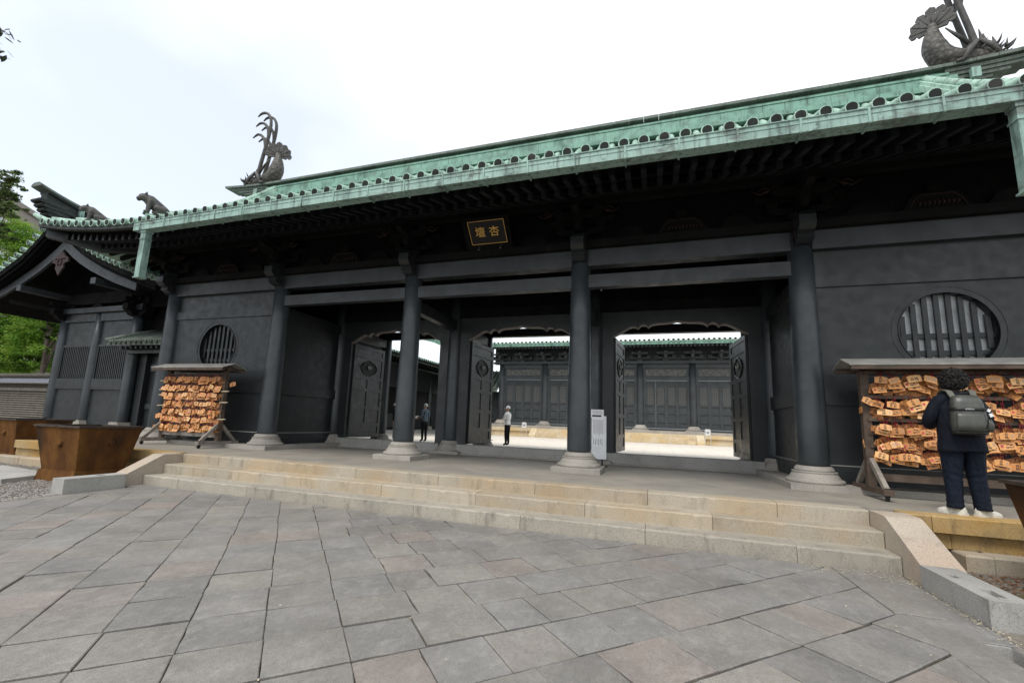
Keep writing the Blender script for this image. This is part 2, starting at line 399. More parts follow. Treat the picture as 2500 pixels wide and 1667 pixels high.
mb = MB(); mb.box(-5.7, 5.655, -12, -3.0, -.63, -.558)
paving = struct(mb.build('paving', M['joint']))
def clip(poly, a, b, c):      # keep a*x+b*y<=c
    out = []
    for i in range(len(poly)):
        p, q = poly[i], poly[(i+1) % len(poly)]
        dp, dq = a*p[0]+b*p[1]-c, a*q[0]+b*q[1]-c
        if dp <= 0: out.append(p)
        if dp*dq < 0: t = dp/(dp-dq); out.append((p[0]+(q[0]-p[0])*t, p[1]+(q[1]-p[1])*t))
    return out
def inset(poly, d):
    n = len(poly); cx = sum(p[0] for p in poly)/n; cy = sum(p[1] for p in poly)/n; out = []
    for i in range(n):
        p0, p1, p2 = poly[i-1], poly[i], poly[(i+1) % n]
        e1 = Vector((p1[0]-p0[0], p1[1]-p0[1])).normalized(); e2 = Vector((p2[0]-p1[0], p2[1]-p1[1])).normalized()
        n1 = Vector((-e1.y, e1.x)); n2 = Vector((-e2.y, e2.x)); k = (n1+n2)
        k = k/max(.35, 1+n1.dot(n2))
        out.append((p1[0]+k.x*d, p1[1]+k.y*d))
    return out
def area(poly): return sum(poly[i-1][0]*poly[i][1]-poly[i][0]*poly[i-1][1] for i in range(len(poly)))/2
def slab_mesh(mb, poly, z0, z1, gap, ch=.006, tx=0, ty=0, rough=False):
    if area(poly) < 0: poly = poly[::-1]
    if abs(area(poly)) < .02: rough = False
    if rough:      # worn, slightly chipped edges
        out = []
        for k in range(len(poly)):
            p, q = poly[k], poly[(k+1) % len(poly)]; L = sqrt((q[0]-p[0])**2+(q[1]-p[1])**2); n = max(1, int(L/.11))
            nx, ny = -(q[1]-p[1])/L, (q[0]-p[0])/L
            for m in range(n):
                j = (abs(rs.gauss(0, .0016))+(.008 if rs.random() < .05 else 0)) if m else rs.uniform(0, .004); t_ = m/n
                out.append((p[0]+(q[0]-p[0])*t_+nx*j, p[1]+(q[1]-p[1])*t_+ny*j))
        poly = out
    cx = sum(p[0] for p in poly)/len(poly); cy = sum(p[1] for p in poly)/len(poly)
    A = inset(poly, gap); B = inset(poly, gap+ch)
    if area(B) < .004: return False
    n = len(A); zt = lambda p, z: z+(p[0]-cx)*tx+(p[1]-cy)*ty
    vs = [(p[0], p[1], z0) for p in A]+[(p[0], p[1], zt(p, z1-ch*.8)) for p in A]+[(p[0], p[1], zt(p, z1)) for p in B]
    fs = [tuple(range(2*n, 3*n))]
    for k in (0, n):
        for i in range(n): j = (i+1) % n; fs.append((k+i, k+j, k+n+j, k+n+i))
    mb.add(vs, fs); return True
rs = random.Random(11)
U = Vector((cos(radians(46.9)), sin(radians(46.9))))*.479; V = Vector((cos(radians(133.2)), sin(radians(133.2))))*.495; O = Vector((1.084, -6.842))
rest = MB(); nslab = 0
for jj in range(-24, 24):          # courses run along U; the cross joints jog a little from course to course
    i = -24.0+rs.uniform(-.015, .015)
    while i < 24:
        L_ = 1+rs.uniform(-.03, .03) if i < 2 else rs.choice((1, 1, 1.05, .95, 1.22, .8))
        i_ = i; i = i+L_
        if i_ < 2 <= i: i += rs.uniform(-.3, .3)
        elif i < 2: i = round(i)+rs.uniform(-.018, .018)
        gu, gv = (rs.uniform(.0015, .004) if i < 2 else rs.uniform(.004, .008)), rs.uniform(.010, .020)
        i0, i1, a0, b0 = i_+gu, i-gu, jj+gv, jj+1-gv
        q = [O+U*i0+V*a0, O+U*i1+V*a0, O+U*i1+V*b0, O+U*i0+V*b0]
        q = [(p.x+rs.uniform(-.002, .002), p.y+rs.uniform(-.002, .002)) for p in q]
        for c in ((1, .03, 5.21), (-1, .02, 5.41), (0, 1, -3.078), (0, -1, 11.5)):
            q = clip(q, *c)
            if len(q) < 3: break
        if len(q) < 3 or abs(area(q)) < .006: continue
        cx = sum(p[0] for p in q)/len(q); cy = sum(p[1] for p in q)/len(q)
        z = ZG+rs.uniform(-.005, .004); tx, ty = rs.uniform(-.009, .009), rs.uniform(-.009, .009)
        if in_view((cx, cy, ZG), 90):
            mb = MB()
            if slab_mesh(mb, q, -.60, z, .0005, .006, tx, ty, True): mb.build('paving_slab', M['slab'], paving); nslab += 1
        else: slab_mesh(rest, q, -.60, z, .005, .006, tx, ty)
o = rest.build('paving_beyond_frame', M['slab'], paving); o['kind'] = 'stuff'
def strip(x0, x1, ys, jit=.004, tilt=0):
    for a, b in zip(ys, ys[1:]):
        sk = .03*1
        q = [(x0-(a+3)*.03, a), (x1-(a+3)*.03, a), (x1-(b+3)*.03, b), (x0-(b+3)*.03, b)]
        mb = MB()
        if slab_mesh(mb, q, -.60, ZG+rs.uniform(-.004, .003), .004, .006): mb.build('paving_slab', M['slab'], paving)
strip(5.30, 5.66, [-9.6, -8.1, -6.9, -5.55, -4.42, -3.08])
for x0, x1, ys in ((5.665, 5.93, [-4.82, -3.95, -3.46, -3.08]), (5.86, 6.2, [-7.5, -6.1, -4.83])):
    for a, b in zip(ys, ys[1:]):
        mb = MB(); slab_mesh(mb, [(x0, a), (x1, a), (x1, b), (x0, b)], -.60, ZG+rs.uniform(-.006, 0), .004); mb.build('paving_slab', M['slab'], paving)
for a, b in zip([-9, -7.4, -6.2, -5.2, -4.3, -3.4], [-7.4, -6.2, -5.2, -4.3, -3.4, -3.08]):
    mb = MB(); slab_mesh(mb, [(-5.69+(a+4.4)*-.02, a), (-5.40, a), (-5.40, b), (-5.69, b)], -.60, ZG+rs.uniform(-.004, .002), .004); mb.build('paving_slab', M['slab'], paving)
mb = MB(); mb.box(5.645, 5.665, -7.5, -4.84, -.95, -.545).box(5.86, 5.88, -7.5, -4.84, -.95, -.55).box(5.60, 5.9, -7.5, -4.84, -.97, -.95).box(5.665, 5.86, -4.84, -4.82, -.95, -.55)
tag(mb.build('drain_channel', M['stepgrey']), 'open stone drain slot beside the dark kerb slabs at lower right', 'drain')
# ---------------------------------------------------------------- gate platform and steps
plat = thing('gate_platform', 'tan granite platform carrying the black gate', 'platform')
mb = MB(); mb.box(-11.7, 14, -2.02, 3.0, -.55, 0); mb.box(-13.4, 14, 3.0, 7.2, -.55, -.002)
mb.build('platform_floor', M['floor'], plat)
def stones(xs, y0, y1, z0, z1, mat, parent, ch=.012, name='edge_stone'):
    for a, b in zip(xs, xs[1:]):
        MB().box(a+.003, b-.003, y0+rs.uniform(0, .006), y1, z0, z1+rs.uniform(-.003, .003), 0, ch).build(name, mat, parent)
side = [-11.72, -10.6, -9.5, -8.4, -7.3, -6.16]
sideR = [6.325, 6.58, 7.75, 8.9, 10.0, 11.2, 12.4, 13.6]
for xs in (side, sideR):
    stones(xs, -2.33, -2.01, -.185, .001, M['rustgranite'], plat)
    stones([x+.2*(-1 if x < 0 else 1) for x in xs], -2.25, -2.03, -.37, -.192, M['rustgranite'], plat, .006)
    stones([x+.45*(-1 if x < 0 else 1) for x in xs], -2.50, -2.03, -.56, -.372, M['step'], plat, .02)
steps = thing('stone_steps', 'three broad granite steps climbing to the gate', 'steps', (0, 0, 0))
j1 = [-4.84, -3.22, -1.57, .06, 1.71, 3.36, 4.97]; j2 = [-4.03, -2.42, -.78, .88, 2.53, 4.16]; j3 = [-4.89, -3.24, -1.6, .04, 1.7, 3.34, 4.99]
def worn_stone(a, b, y0, y1, z0, z1):
    mb = MB(); n = max(3, int((b-a)/.09)); vs = []
    for k in range(n+1):
        x = a+(b-a)*k/n; e = rs.uniform(.010, .020)+(.016 if rs.random() < .07 else 0); f = rs.uniform(-.002, .003); h = rs.uniform(-.0015, .0015)
        vs += [(x, y0+.002+f*.5, z0), (x, y0+f, z0+(z1-z0)*.5), (x, y0+f, z1-e), (x, y0+e*.35+f, z1-e*.35), (x, y0+e+f, z1+h), (x, y1, z1+h*.5), (x, y1, z0)]
    fs = [(i*7+j, i*7+(j+1) % 7, (i+1)*7+(j+1) % 7, (i+1)*7+j) for i in range(n) for j in range(7)]+[tuple(range(7)), tuple(range(n*7, n*7+7))]
    return mb.add(vs, fs)
def step_row(js, y0, y1, z0, z1, m='step'):
    xs = [-5.838]+js+[5.962]
    for a, b in zip(xs, xs[1:]):
        worn_stone(a+.003, b-.003, y0+rs.uniform(0, .005), y1, z0, z1+rs.uniform(-.002, .002)).build('step_stone', M[m], steps)
step_row(j1, -2.33, -2.01, -.19, .001); step_row(j2, -2.70, -2.25, -.372, -.18); step_row(j3, -3.07, -2.62, -.60, -.36, 'steplow')
for x0, x1 in ((-6.155, -5.845), (5.97, 6.32)):
    mb = MB(); mb.prism([(-3.452, -.6), (-3.452, -.362), (-2.735, -.002), (-2.69, .006), (-2.3, .006), (-2.3, -.6)], 'x', x0, x1)
    mb.build('cheek_ramp', M['ramp'], steps)
def block(name, label, x0, x1, y0, y1, zt, holes):
    mb = MB(); zs = zt-.05
    mb.box(x0, x1, y0, y1, -.6, zs); ys = [y0]
    for (a, b, c, d) in holes:
        mb.box(x0, x1, ys[-1], a, zs, zt); mb.box(x0, c, a, b, zs, zt); mb.box(d, x1, a, b, zs, zt); ys.append(b)
    mb.box(x0, x1, ys[-1], y1, zs, zt)
    return tag(mb.build(name, M['stepgrey']), label, 'stone block')
block('stone_block', 'grey granite block at the foot of the left cheek ramp', -6.0, -5.70, -4.40, -3.46, -.30, [(-3.85, -3.70, -5.92, -5.80)])
block('stone_block', 'grey granite block with two mortise holes at the foot of the right cheek ramp', 5.945, 6.24, -4.47, -3.47, -.335, [(-4.35, -4.15, 6.05, 6.13), (-3.85, -3.75, 6.02, 6.08)])
# ---------------------------------------------------------------- gravel, leaf litter, odd stones
def pebbles(n, reg, rmin, rmax, seed, flat=.6, z=-.552):
    r = random.Random(seed); mb = MB()
    for _ in range(n):
        x, y = reg(r); s = r.uniform(rmin, rmax); a = r.uniform(0, pi); ca, sa = cos(a), sin(a)
        vs = []
        for dx, dy, dz in ((1, 0, 0), (0, .75, 0), (-1, 0, 0), (0, -.75, 0), (.2, .1, flat), (-.1, 0, -flat)):
            dx *= s*r.uniform(.7, 1.2); dy *= s*r.uniform(.7, 1.2)
            vs.append((x+dx*ca-dy*sa, y+dx*sa+dy*ca, z+s*.3+dz*s))
        mb.add(vs, [(0, 1, 4), (1, 2, 4), (2, 3, 4), (3, 0, 4), (1, 0, 5), (2, 1, 5), (3, 2, 5), (0, 3, 5)])
    return mb
o = pebbles(9000, lambda r: (-5.72-6.5*r.random()**1.5, r.uniform(-5.6, -2.4)), .010, .026, 3).build('gravel', M['pebble'])
tag(o, 'grey gravel strewn around the planters at left', 'gravel', None, 'stuff')
o = pebbles(1200, lambda r: (r.uniform(6.15, 7.6), r.uniform(-5.6, -4.4)), .008, .02, 4).build('gravel', M['pebble'])
tag(o, 'gravel beside the right stone block', 'gravel', None, 'stuff')
def litter(n, reg, smin, smax, seed, zf):
    r = random.Random(seed); mb = MB()
    for _ in range(n):
        x, y = reg(r); s = r.uniform(smin, smax); a = r.uniform(0, 2*pi); c = Vector((x, y, zf(x, y)+r.uniform(.002, .02)))
        R = Matrix.Rotation(a, 3, 'Z') @ Matrix.Rotation(r.uniform(-.5, .5), 3, 'X')
        mb.add([c+R @ Vector(p) for p in ((-s, 0, 0), (-.2*s, .42*s, s*.15), (s, 0, s*.1), (-.2*s, -.42*s, s*.12))], [(0, 3, 2, 1)])
    return mb
o = litter(2600, lambda r: (6.28+1.9*r.random(), r.uniform(-4.3, -2.52)), .012, .032, 5, lambda x, y: -.555).build('leaf_litter', M['leafdry'])
tag(o, 'brown fallen leaves heaped behind the right stone block', 'leaves', None, 'stuff')
def petal_reg(r):
    k = r.random()
    if k < .35: return (r.uniform(5.0, 5.97), r.uniform(-3.45, -3.1))
    if k < .6: return (5.9+r.gauss(0, .03), r.uniform(-4.9, -3.3))
    if k < .75: return (r.uniform(-5.6, 5.5), -3.085-abs(r.gauss(0, .05)))
    if k < .93:      # caught along the joints
        i = r.randint(-14, 14); p = O+U*(i+r.gauss(0, .012))+V*r.uniform(-9, 9) if r.random() < .5 else O+V*(i+r.gauss(0, .02))+U*r.uniform(-9, 9)
        return (min(5.2, max(-5.4, p.x)), min(-3.1, max(-9, p.y)))
    return (r.uniform(-5.4, 5.2), r.uniform(-9, -3.1))
o = litter(900, petal_reg, .004, .012, 6, lambda x, y: ZG-.001).build('litter_bits', M['petal'])
tag(o, 'tiny pale petals and leaf bits scattered over the paving', 'litter', None, 'stuff')
def boulder(name, label, c, d, seed, mat):
    r = random.Random(seed); mb = MB(); n = 12
    prof = [(1.0, 0), (1.02, .4), (.93, .8), (.7, .97), (.3, 1.0)]
    vs = [(c[0]+d[0]*k*cos(2*pi*j/n)*r.uniform(.9, 1.08), c[1]+d[1]*k*sin(2*pi*j/n)*r.uniform(.9, 1.08), c[2]+d[2]*z*r.uniform(.9, 1.1)) for k, z in prof for j in range(n)]
    fs = [(i*n+j, i*n+(j+1) % n, (i+1)*n+(j+1) % n, (i+1)*n+j) for i in range(4) for j in range(n)]+[tuple(range(4*n, 5*n))]
    mb.add(vs, fs, 0, True); return tag(mb.build(name, mat), label, 'stone')
boulder('mossy_stone', 'mossy flat stone among brown leaves at right', (6.75, -3.75, -.58), (.36, .30, .10), 3, M['moss'])
mb = MB(); mb.prism([(-10.3, -3.1), (-8.35, -3.28), (-7.98, -3.62), (-7.75, -4.25), (-9.9, -4.25)], 'z', -.6, -.47)
tag(mb.build('flat_stone', M['stepgrey']), 'low flat stone slab on the gravel in front of the left planters', 'stone')
# ---------------------------------------------------------------- the gate
CX = [-10.10, -6.05, -2.016, 2.016, 6.05, 10.10]; YM, YB = 2.58, 5.2
gate = thing('temple_gate', 'long black timber gate with green copper tiled roof above the steps', 'gate')
def col_mesh(r0, r1, z0, z1):
    mb = MB(); mb.lathe([(r0-.035, z0), (r0-.012, z0+.015), (r0, z0+.06), (r0, z0+.9), (r1+.01, z1*.7), (r1, z1)], 32); return mb
def base_mesh(r=.43, h0=.103, h=.378):
    d = h-h0; mb = MB(); z = lambda t: h0+d*t
    mb.lathe([(r-.012, z(0)), (r, z(.05)), (r, z(.13)), (r-.012, z(.20)), (r-.035, z(.24))], 40, cap=False)
    mb.lathe([(r-.035, z(.24)), (r-.050, z(.24))], 40, cap=False)
    mb.lathe([(r-.050, z(.24)), (r-.068, z(.36)), (r-.092, z(.50)), (r-.105, z(.58))], 40, cap=False)
    mb.lathe([(r-.105, z(.58)), (r-.098, z(.60)), (r-.096, z(.66)), (r-.104, z(.69))], 40, cap=False)
    mb.lathe([(r-.104, z(.69)), (r-.130, z(.69))], 40, cap=False)
    mb.lathe([(r-.130, z(.69)), (r-.137, z(.80)), (r-.155, z(.92)), (r-.185, z(1.0)), (.01, z(1.0))], 40)
    return mb
cm = col_mesh(.237, .202, .372, 4.60).mesh('column', M['blackcol'])
cm2 = col_mesh(.205, .185, .345, 4.45).mesh('column', M['blackcol'])
bm_ = base_mesh().mesh('column_base', M['stonebase']); bm2 = base_mesh(.40, .08, .35).mesh('column_base', M['stonebase'])
pl = MB().box(-.472, .472, -.472, .472, 0, .103, 0, .01).mesh('plinth', M['stonebase'])
pl2 = MB().box(-.43, .43, -.43, .43, 0, .08, 0, .01).mesh('plinth', M['stonebase'])
for y, a, b, c in ((0, cm, bm_, pl), (YM, cm2, bm2, pl2), (YB, cm2, bm2, pl2)):
    for i, x in enumerate(CX):
        o = link('column', a, gate, (x, y, 0)); link('column_base', b, o)
        if not (y == 0 and i in (0, 1, 4, 5)): link('plinth', c, o)
# L-shaped plinth kerbs under the closed corner bays
for s in (-1, 1):
    mb = MB(); xi, xo = 6.05-.472, 10.6
    mb.prism([(s*xi, -.472), (s*xo, -.472), (s*xo, 3.0), (s*xi, 3.0)], 'z', -.01, .103)
    mb.build('plinth_kerb', M['stonebase'], gate)
# plates and beams along the front, middle and back rows
def xbeam(name, x0, x1, y0, y1, z0, z1, mat): return MB().box(x0, x1, y0, y1, z0, z1, 0, 0).build(name, mat, gate)
xbeam('wall_plate', -10.55, 10.55, -.26, .26, 4.585, 4.745, M['brkt'])
for a, b in zip(CX, CX[1:]):
    x0, x1 = a+.17, b-.17
    xbeam('head_beam', x0, x1, -.13, .13, 4.225, 4.58, M['beam'])
    if abs((a+b)/2) < 5: xbeam('tie_beam', x0, x1, -.10, .10, 3.765, 4.035, M['beam'])
    xbeam('tie_beam', x0, x1, YB-.10, YB+.10, 3.80, 4.07, M['black'])
    xbeam('head_beam', x0, x1, YB-.13, YB+.13, 4.2, 4.6, M['black'])
    xbeam('head_beam', x0, x1, YM-.13, YM+.13, 3.87, 4.12, M['brkt'])
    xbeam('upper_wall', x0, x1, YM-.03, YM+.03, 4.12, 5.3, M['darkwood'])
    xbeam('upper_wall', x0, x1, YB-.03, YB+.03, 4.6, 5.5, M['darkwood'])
for x in CX:
    MB().box(x-.10, x+.10, .15, YM-.15, 3.475, 3.76).build('cross_beam', M['black'], gate)
    MB().box(x-.10, x+.10, YM+.15, YB-.15, 3.475, 3.76).build('cross_beam', M['black'], gate)
    # carved beam noses over each front column
    mb = MB(); mb.prism([(-.05, 4.27), (-.30, 4.30), (-.42, 4.36), (-.40, 4.44), (-.50, 4.47), (-.58, 4.56), (-.57, 4.72), (-.48, 4.82), (-.36, 4.86), (-.05, 4.86)], 'x', x-.13, x+.13)
    o = mb.build('beam_nose', M['black'], gate)
    for s in (-1, 1):
        t = MB(); t.tube([(x+s*.134, -.12, 4.40), (x+s*.136, -.3, 4.42), (x+s*.136, -.34, 4.52), (x+s*.136, -.24, 4.60), (x+s*.136, -.3, 4.68), (x+s*.136, -.44, 4.66)], .012, 5); t.build('red_scroll', M['redink'], o)
    if abs(x) > 7:
        s = 1 if x > 0 else -1
        mb = MB(); mb.prism([(x+s*.05, 4.27), (x+s*.35, 4.31), (x+s*.42, 4.44), (x+s*.55, 4.48), (x+s*.6, 4.7), (x+s*.45, 4.84), (x+s*.05, 4.86)], 'y', -.13, .13)
        mb.build('beam_nose', M['brkt'], gate)
# ceiling of the porch and of the rear aisle
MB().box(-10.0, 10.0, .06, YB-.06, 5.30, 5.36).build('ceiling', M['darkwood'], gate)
# closed front bays with round barred windows
def wall_hole(mb, x0, x1, z0, z1, cx, cz, r, y0, y1, n=64):
    for y, flip in ((y0, 0), (y1, 1)):
        inn = [(cx+r*cos(2*pi*i/n), y, cz+r*sin(2*pi*i/n)) for i in range(n)]; out = []
        for i in range(n):
            c, s = cos(2*pi*i/n), sin(2*pi*i/n); k = 1e9
            if c > 1e-6: k = min(k, (x1-cx)/c)
            if c < -1e-6: k = min(k, (x0-cx)/c)
            if s > 1e-6: k = min(k, (z1-cz)/s)
            if s < -1e-6: k = min(k, (z0-cz)/s)
            out.append((cx+k*c, y, cz+k*s))
        mb.add(inn+out, [(i, (i+1) % n, n+(i+1) % n, n+i) for i in range(n)])
        for (px, pz) in ((x0, z0), (x1, z0), (x1, z1), (x0, z1)):     # corner fillers
            k = min(range(n), key=lambda i: (out[i][0]-px)**2+(out[i][2]-pz)**2)
            for kk in ((k, (k+1) % n), ((k-1) % n, k)):
                a, b = out[kk[0]], out[kk[1]]
                if abs(a[0]-b[0]) > 1e-4 and abs(a[2]-b[2]) > 1e-4: mb.add([a, b, (px, y, pz)], [(0, 1, 2)])
    a = [(cx+r*cos(2*pi*i/n), y0, cz+r*sin(2*pi*i/n)) for i in range(n)]; b = [(p[0], y1, p[2]) for p in a]
    mb.add(a+b, [(i, n+i, n+(i+1) % n, (i+1) % n) for i in range(n)], 0, True)
for s, wx, glass in ((-1, -8.165, 'void'), (1, 8.07, 'glassw')):
    x0, x1 = (CX[0], CX[1]) if s < 0 else (CX[4], CX[5])
    a, b = x0+.15, x1-.15
    mb = MB(); wall_hole(mb, a, b, 1.70, 3.53, wx, 2.68, .655, -.02, .12); mb.build('wall_board', M['black'], gate)
    xbeam('upper_board', a, b, .0, .10, 3.53, 4.23, M['black'])
    xbeam('rail', a, b, -.06, .09, 3.525, 3.75, M['black'])
    xbeam('waist_rail', a, b, -.055, .09, 1.42, 1.70, M['black'])
    xbeam('lower_board', a, b, -.015, .10, .41, 1.425, M['black'])
    xbeam('flashing_strip', a, b, -.03, .08, .397, .411, M['stepgrey'])
    xbeam('skirting_board', a, b, -.022, .09, .09, .398, M['black'])
    mb = MB(); n = 64
    for r0, r1, y in ((.655, .672, -.038), (.75, .765, -.026)):
        mb.add([(wx+r*cos(2*pi*i/n), yy, 2.68+r*sin(2*pi*i/n)) for r, yy in ((r0, y), (r1, y), (r0, .02), (r1, .02)) for i in range(n)],
               [q for i in range(n) for q in ((i, (i+1) % n, n+(i+1) % n, n+i), (n+i, n+(i+1) % n, 3*n+(i+1) % n, 3*n+i), (2*n+i, 2*n+(i+1) % n, (i+1) % n, i))], 0, False)
    win = mb.build('round_window', M['black'], gate)
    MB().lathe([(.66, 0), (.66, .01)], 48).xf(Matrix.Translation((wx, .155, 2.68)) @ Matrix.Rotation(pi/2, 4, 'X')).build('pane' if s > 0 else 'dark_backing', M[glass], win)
    for k in range(8):
        x = wx+(k-3.5)*.162; h = sqrt(max(0, .66**2-(abs(x-wx)+.03)**2))
        MB().box(x-.036, x+.036, .05, .10, 2.68-h, 2.68+h).build('bar', M['black'], win)
    for z in (2.33, 2.62):
        h = sqrt(.66**2-(z-2.68)**2)
        MB().box(wx-h, wx+h, .075, .12, z-.04, z+.04).build('cross_bar', M['black'], win)
    # return wall between the front and middle row
    xs = CX[1] if s < 0 else CX[4]
    def yb_(name, dx, z0, z1, mat='black'):
        MB().box(xs-dx, xs+dx, .17, YM-.15, z0, z1).build(name, M[mat], gate)
    yb_('return_wall', .05, .41, 3.48); yb_('waist_rail', .10, 1.42, 1.70); yb_('skirting_board', .06, .09, .398); yb_('flashing_strip', .07, .397, .411, 'stepgrey')
    # outer side wall and middle row wall of the closed bay
    xo = CX[0] if s < 0 else CX[5]
    MB().box(xo-.05, xo+.05, .17, YB, .1, 4.5).build('side_wall', M['black'], gate)
    MB().box(min(xs, xo)+.1, max(xs, xo)-.1, YM-.05, YM+.05, .1, 3.9).build('inner_wall', M['black'], gate)
# three door bays in the middle row
ARCH = [(0, .363), (.10, .338), (.25, .322), (.42, .314), (.52, .308), (.60, .29), (.66, .255), (.69, .212), (.71, .25), (.76, .285), (.82, .292), (.88, .27), (.92, .225), (.94, .192), (.97, .225), (1.03, .245), (1.10, .244), (1.2, .20), (1.32, .125), (1.44, .055), (1.556, 0)]
def door_leaf(hx, sgn, ang):
    """leaf hinged at hx, built along +x from hinge then turned into the courtyard"""
    W, T = 1.50, .07; mb = MB()
    fr = .12; rails = [.275, .62, 1.16, 1.74, 2.20, 2.86, 3.19]
    for z, h in ((.275, .11), (.62, .10), (1.16, .10), (1.74, .10), (2.13, .10), (2.83, .10), (3.10, .11)): mb.box(fr, W-fr, -T/2, T/2, z, z+h)
    mb.box(0, fr, -T/2, T/2, .275, 3.21); mb.box(W-fr, W, -T/2, T/2, .275, 3.21)
    for z0, z1 in ((.72, 1.16), (1.26, 1.74), (1.84, 2.13)): mb.box(W/2-.05, W/2+.05, -T/2, T/2, z0, z1)
    o = mb.build('door_leaf', M['blackdoor'], gate, (hx, YM+.08, 0), ang)
    if sgn < 0: o.scale = (1, -1, 1)
    MB().box(fr-.01, W-fr+.01, -.012, .012, .28, 3.2).build('door_panel', M['blackdoor'], o)
    # crest: wavy rimmed medallion with three leaves and a ring handle
    for side in (-1, 1):
        mb = MB(); n = 40
        pts = [(W/2+.37*cos(t)*(1+.07*cos(6*t)), side*.03, 2.50+.24*sin(t)*(1+.09*cos(6*t+pi))) for t in [2*pi*i/n for i in range(n)]]
        mb.tube(pts+[pts[0], pts[1]], .017, 6, False)
        cr = mb.build('crest_rim', M['crestmetal'], o)
        mb = MB(); c0 = len(mb.v); mb.add([(W/2, side*.016, 2.52)]+[(p[0], side*.016, p[2]) for p in pts], [(0, i+1, (i+1) % n+1) for i in range(n)]); mb.build('crest_field', M['lacquer'], cr)
        mb = MB()
        for a in (-.55, 0, .55): mb.tube([(W/2+sin(a)*.03, side*.035, 2.44+cos(a)*.02), (W/2+sin(a)*.1, side*.05, 2.46+cos(a)*.09), (W/2+sin(a)*.13, side*.04, 2.46+cos(a)*.14)], [.016, .042, .010], 6)
        mb.build('crest_leaves', M['stepgrey'], cr)
    mb = MB(); mb.tube([(W-.06, -.05+.0, 1.55+.05*cos(t)) if False else (W-.06, -.055, 1.55) for t in (0,)]+[(W-.06, -.07, 1.50), (W-.06, -.05, 1.46)], .012, 6); mb.build('door_handle', M['bronze'], o)
    return o
for k in range(1, 4):
    a, b = CX[k], CX[k+1]; c = (a+b)/2; hw = 1.556
    poly = [(c-hw, 3.2)]
    pts = [(c-x, 3.2+z) for x, z in ARCH[::-1]]+[(c+x, 3.2+z) for x, z in ARCH[1:]]
    poly = [(a+.17, 3.2)]+pts+[(b-.17, 3.2), (b-.17, 3.88), (a+.17, 3.88)]
    MB().prism(poly, 'y', YM-.05, YM+.05).build('arch_board', M['black'], gate)
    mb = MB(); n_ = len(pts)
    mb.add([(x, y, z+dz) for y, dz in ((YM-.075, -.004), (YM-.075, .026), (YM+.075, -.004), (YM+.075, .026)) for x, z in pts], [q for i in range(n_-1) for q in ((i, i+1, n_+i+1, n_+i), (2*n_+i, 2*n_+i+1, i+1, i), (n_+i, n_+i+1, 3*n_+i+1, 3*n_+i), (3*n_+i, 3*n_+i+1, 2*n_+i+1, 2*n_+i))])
    mb.build('arch_bounce_strip', M['archbounce'], gate)  # added strip, its pale colour imitating bounced light on the arch edge
    for s in (-1, 1):
        xj = c+s*hw; MB().box(min(xj, xj+s*.30), max(xj, xj+s*.30), YM-.06, YM+.06, .26, 3.2).build('door_jamb', M['black'], gate)
    MB().box(a+.28, b-.28, YM-.22, YM+.17, .03, .262, 0, .012).build('threshold_stone', M['stepgrey'], gate)
    MB().box(a+.30, b-.30, YM-.32, YM+.27, -.01, .032, 0, .008).build('threshold_foot', M['stonebase'], gate)
    door_leaf(c-hw+.02, 1, radians(85)); door_leaf(c+hw-.02, -1, radians(95))
# bracket sets, frog-leg struts, board behind
MB().box(-10.1, 10.1, -.02, .05, 4.745, 5.7).build('bracket_board', M['darkwood'], gate)
def bracket():
    mb = MB()
    mb.prism([(-.13, 4.75), (.13, 4.75), (.19, 4.82), (.19, 4.93), (-.19, 4.93), (-.19, 4.82)], 'y', -.2, .16)
    def arm(L, z, y): mb.prism([(-L, z+.06), (-L+.12, z), (L-.12, z), (L, z+.06), (L, z+.13), (-L, z+.13)], 'y', y-.06, y+.06)
    def armY(y1, z): mb.prism([(.0, z), (y1+.12, z), (y1, z+.05), (y1, z+.13), (0, z+.13)], 'x', -.065, .065)
    def blk(x, y, z): mb.prism([(x-.075, z), (x+.075, z), (x+.1, z+.05), (x+.1, z+.11), (x-.1, z+.11), (x-.1, z+.05)], 'y', y-.1, y+.1)
    arm(.52, 4.93, -.09); armY(-.55, 4.931)
    for x in (-.44, 0, .44): blk(x, -.09, 5.061)
    blk(0, -.45, 5.062)
    arm(.5, 5.172, -.45); arm(.72, 5.173, -.09)
    armY(-.92, 5.174)
    for x in (-.42, 0, .42): blk(x, -.45, 5.304)
    blk(0, -.82, 5.305)
    return mb
bmesh_ = bracket().mesh('bracket_set', M['brkt'])
def scroll(side):
    t = MB(); c = []
    for i in range(14): a = i*.55; c.append((side*(.62+.10*(1-i/14)*cos(a)), -.50, 5.26+.08*(1-i/14)*sin(a)))
    t.tube(c, .014, 5); t.tube([(side*.45, -.52, 5.33), (side*.7, -.52, 5.19), (side*.85, -.52, 5.28)], .012, 5); return t.mesh('red_scroll', M['redink'])
sc = [scroll(-1), scroll(1)]
for x in CX:
    o = link('bracket_set', bmesh_, gate, (x, 0, 0))
    for q in sc: link('red_scroll', q, o)
def frogleg():
    mb = MB(); mb.prism([(-.52, 4.75), (-.44, 4.88), (-.36, 5.02), (-.26, 5.10), (.26, 5.10), (.36, 5.02), (.44, 4.88), (.52, 4.75)], 'y', -.12, -.03)
    mb.prism([(-.09, 5.10), (.09, 5.10), (.12, 5.16), (.12, 5.24), (-.12, 5.24), (-.12, 5.16)], 'y', -.15, 0)
    return mb.mesh('frog_leg_strut', M['brkt'])
fl = frogleg()
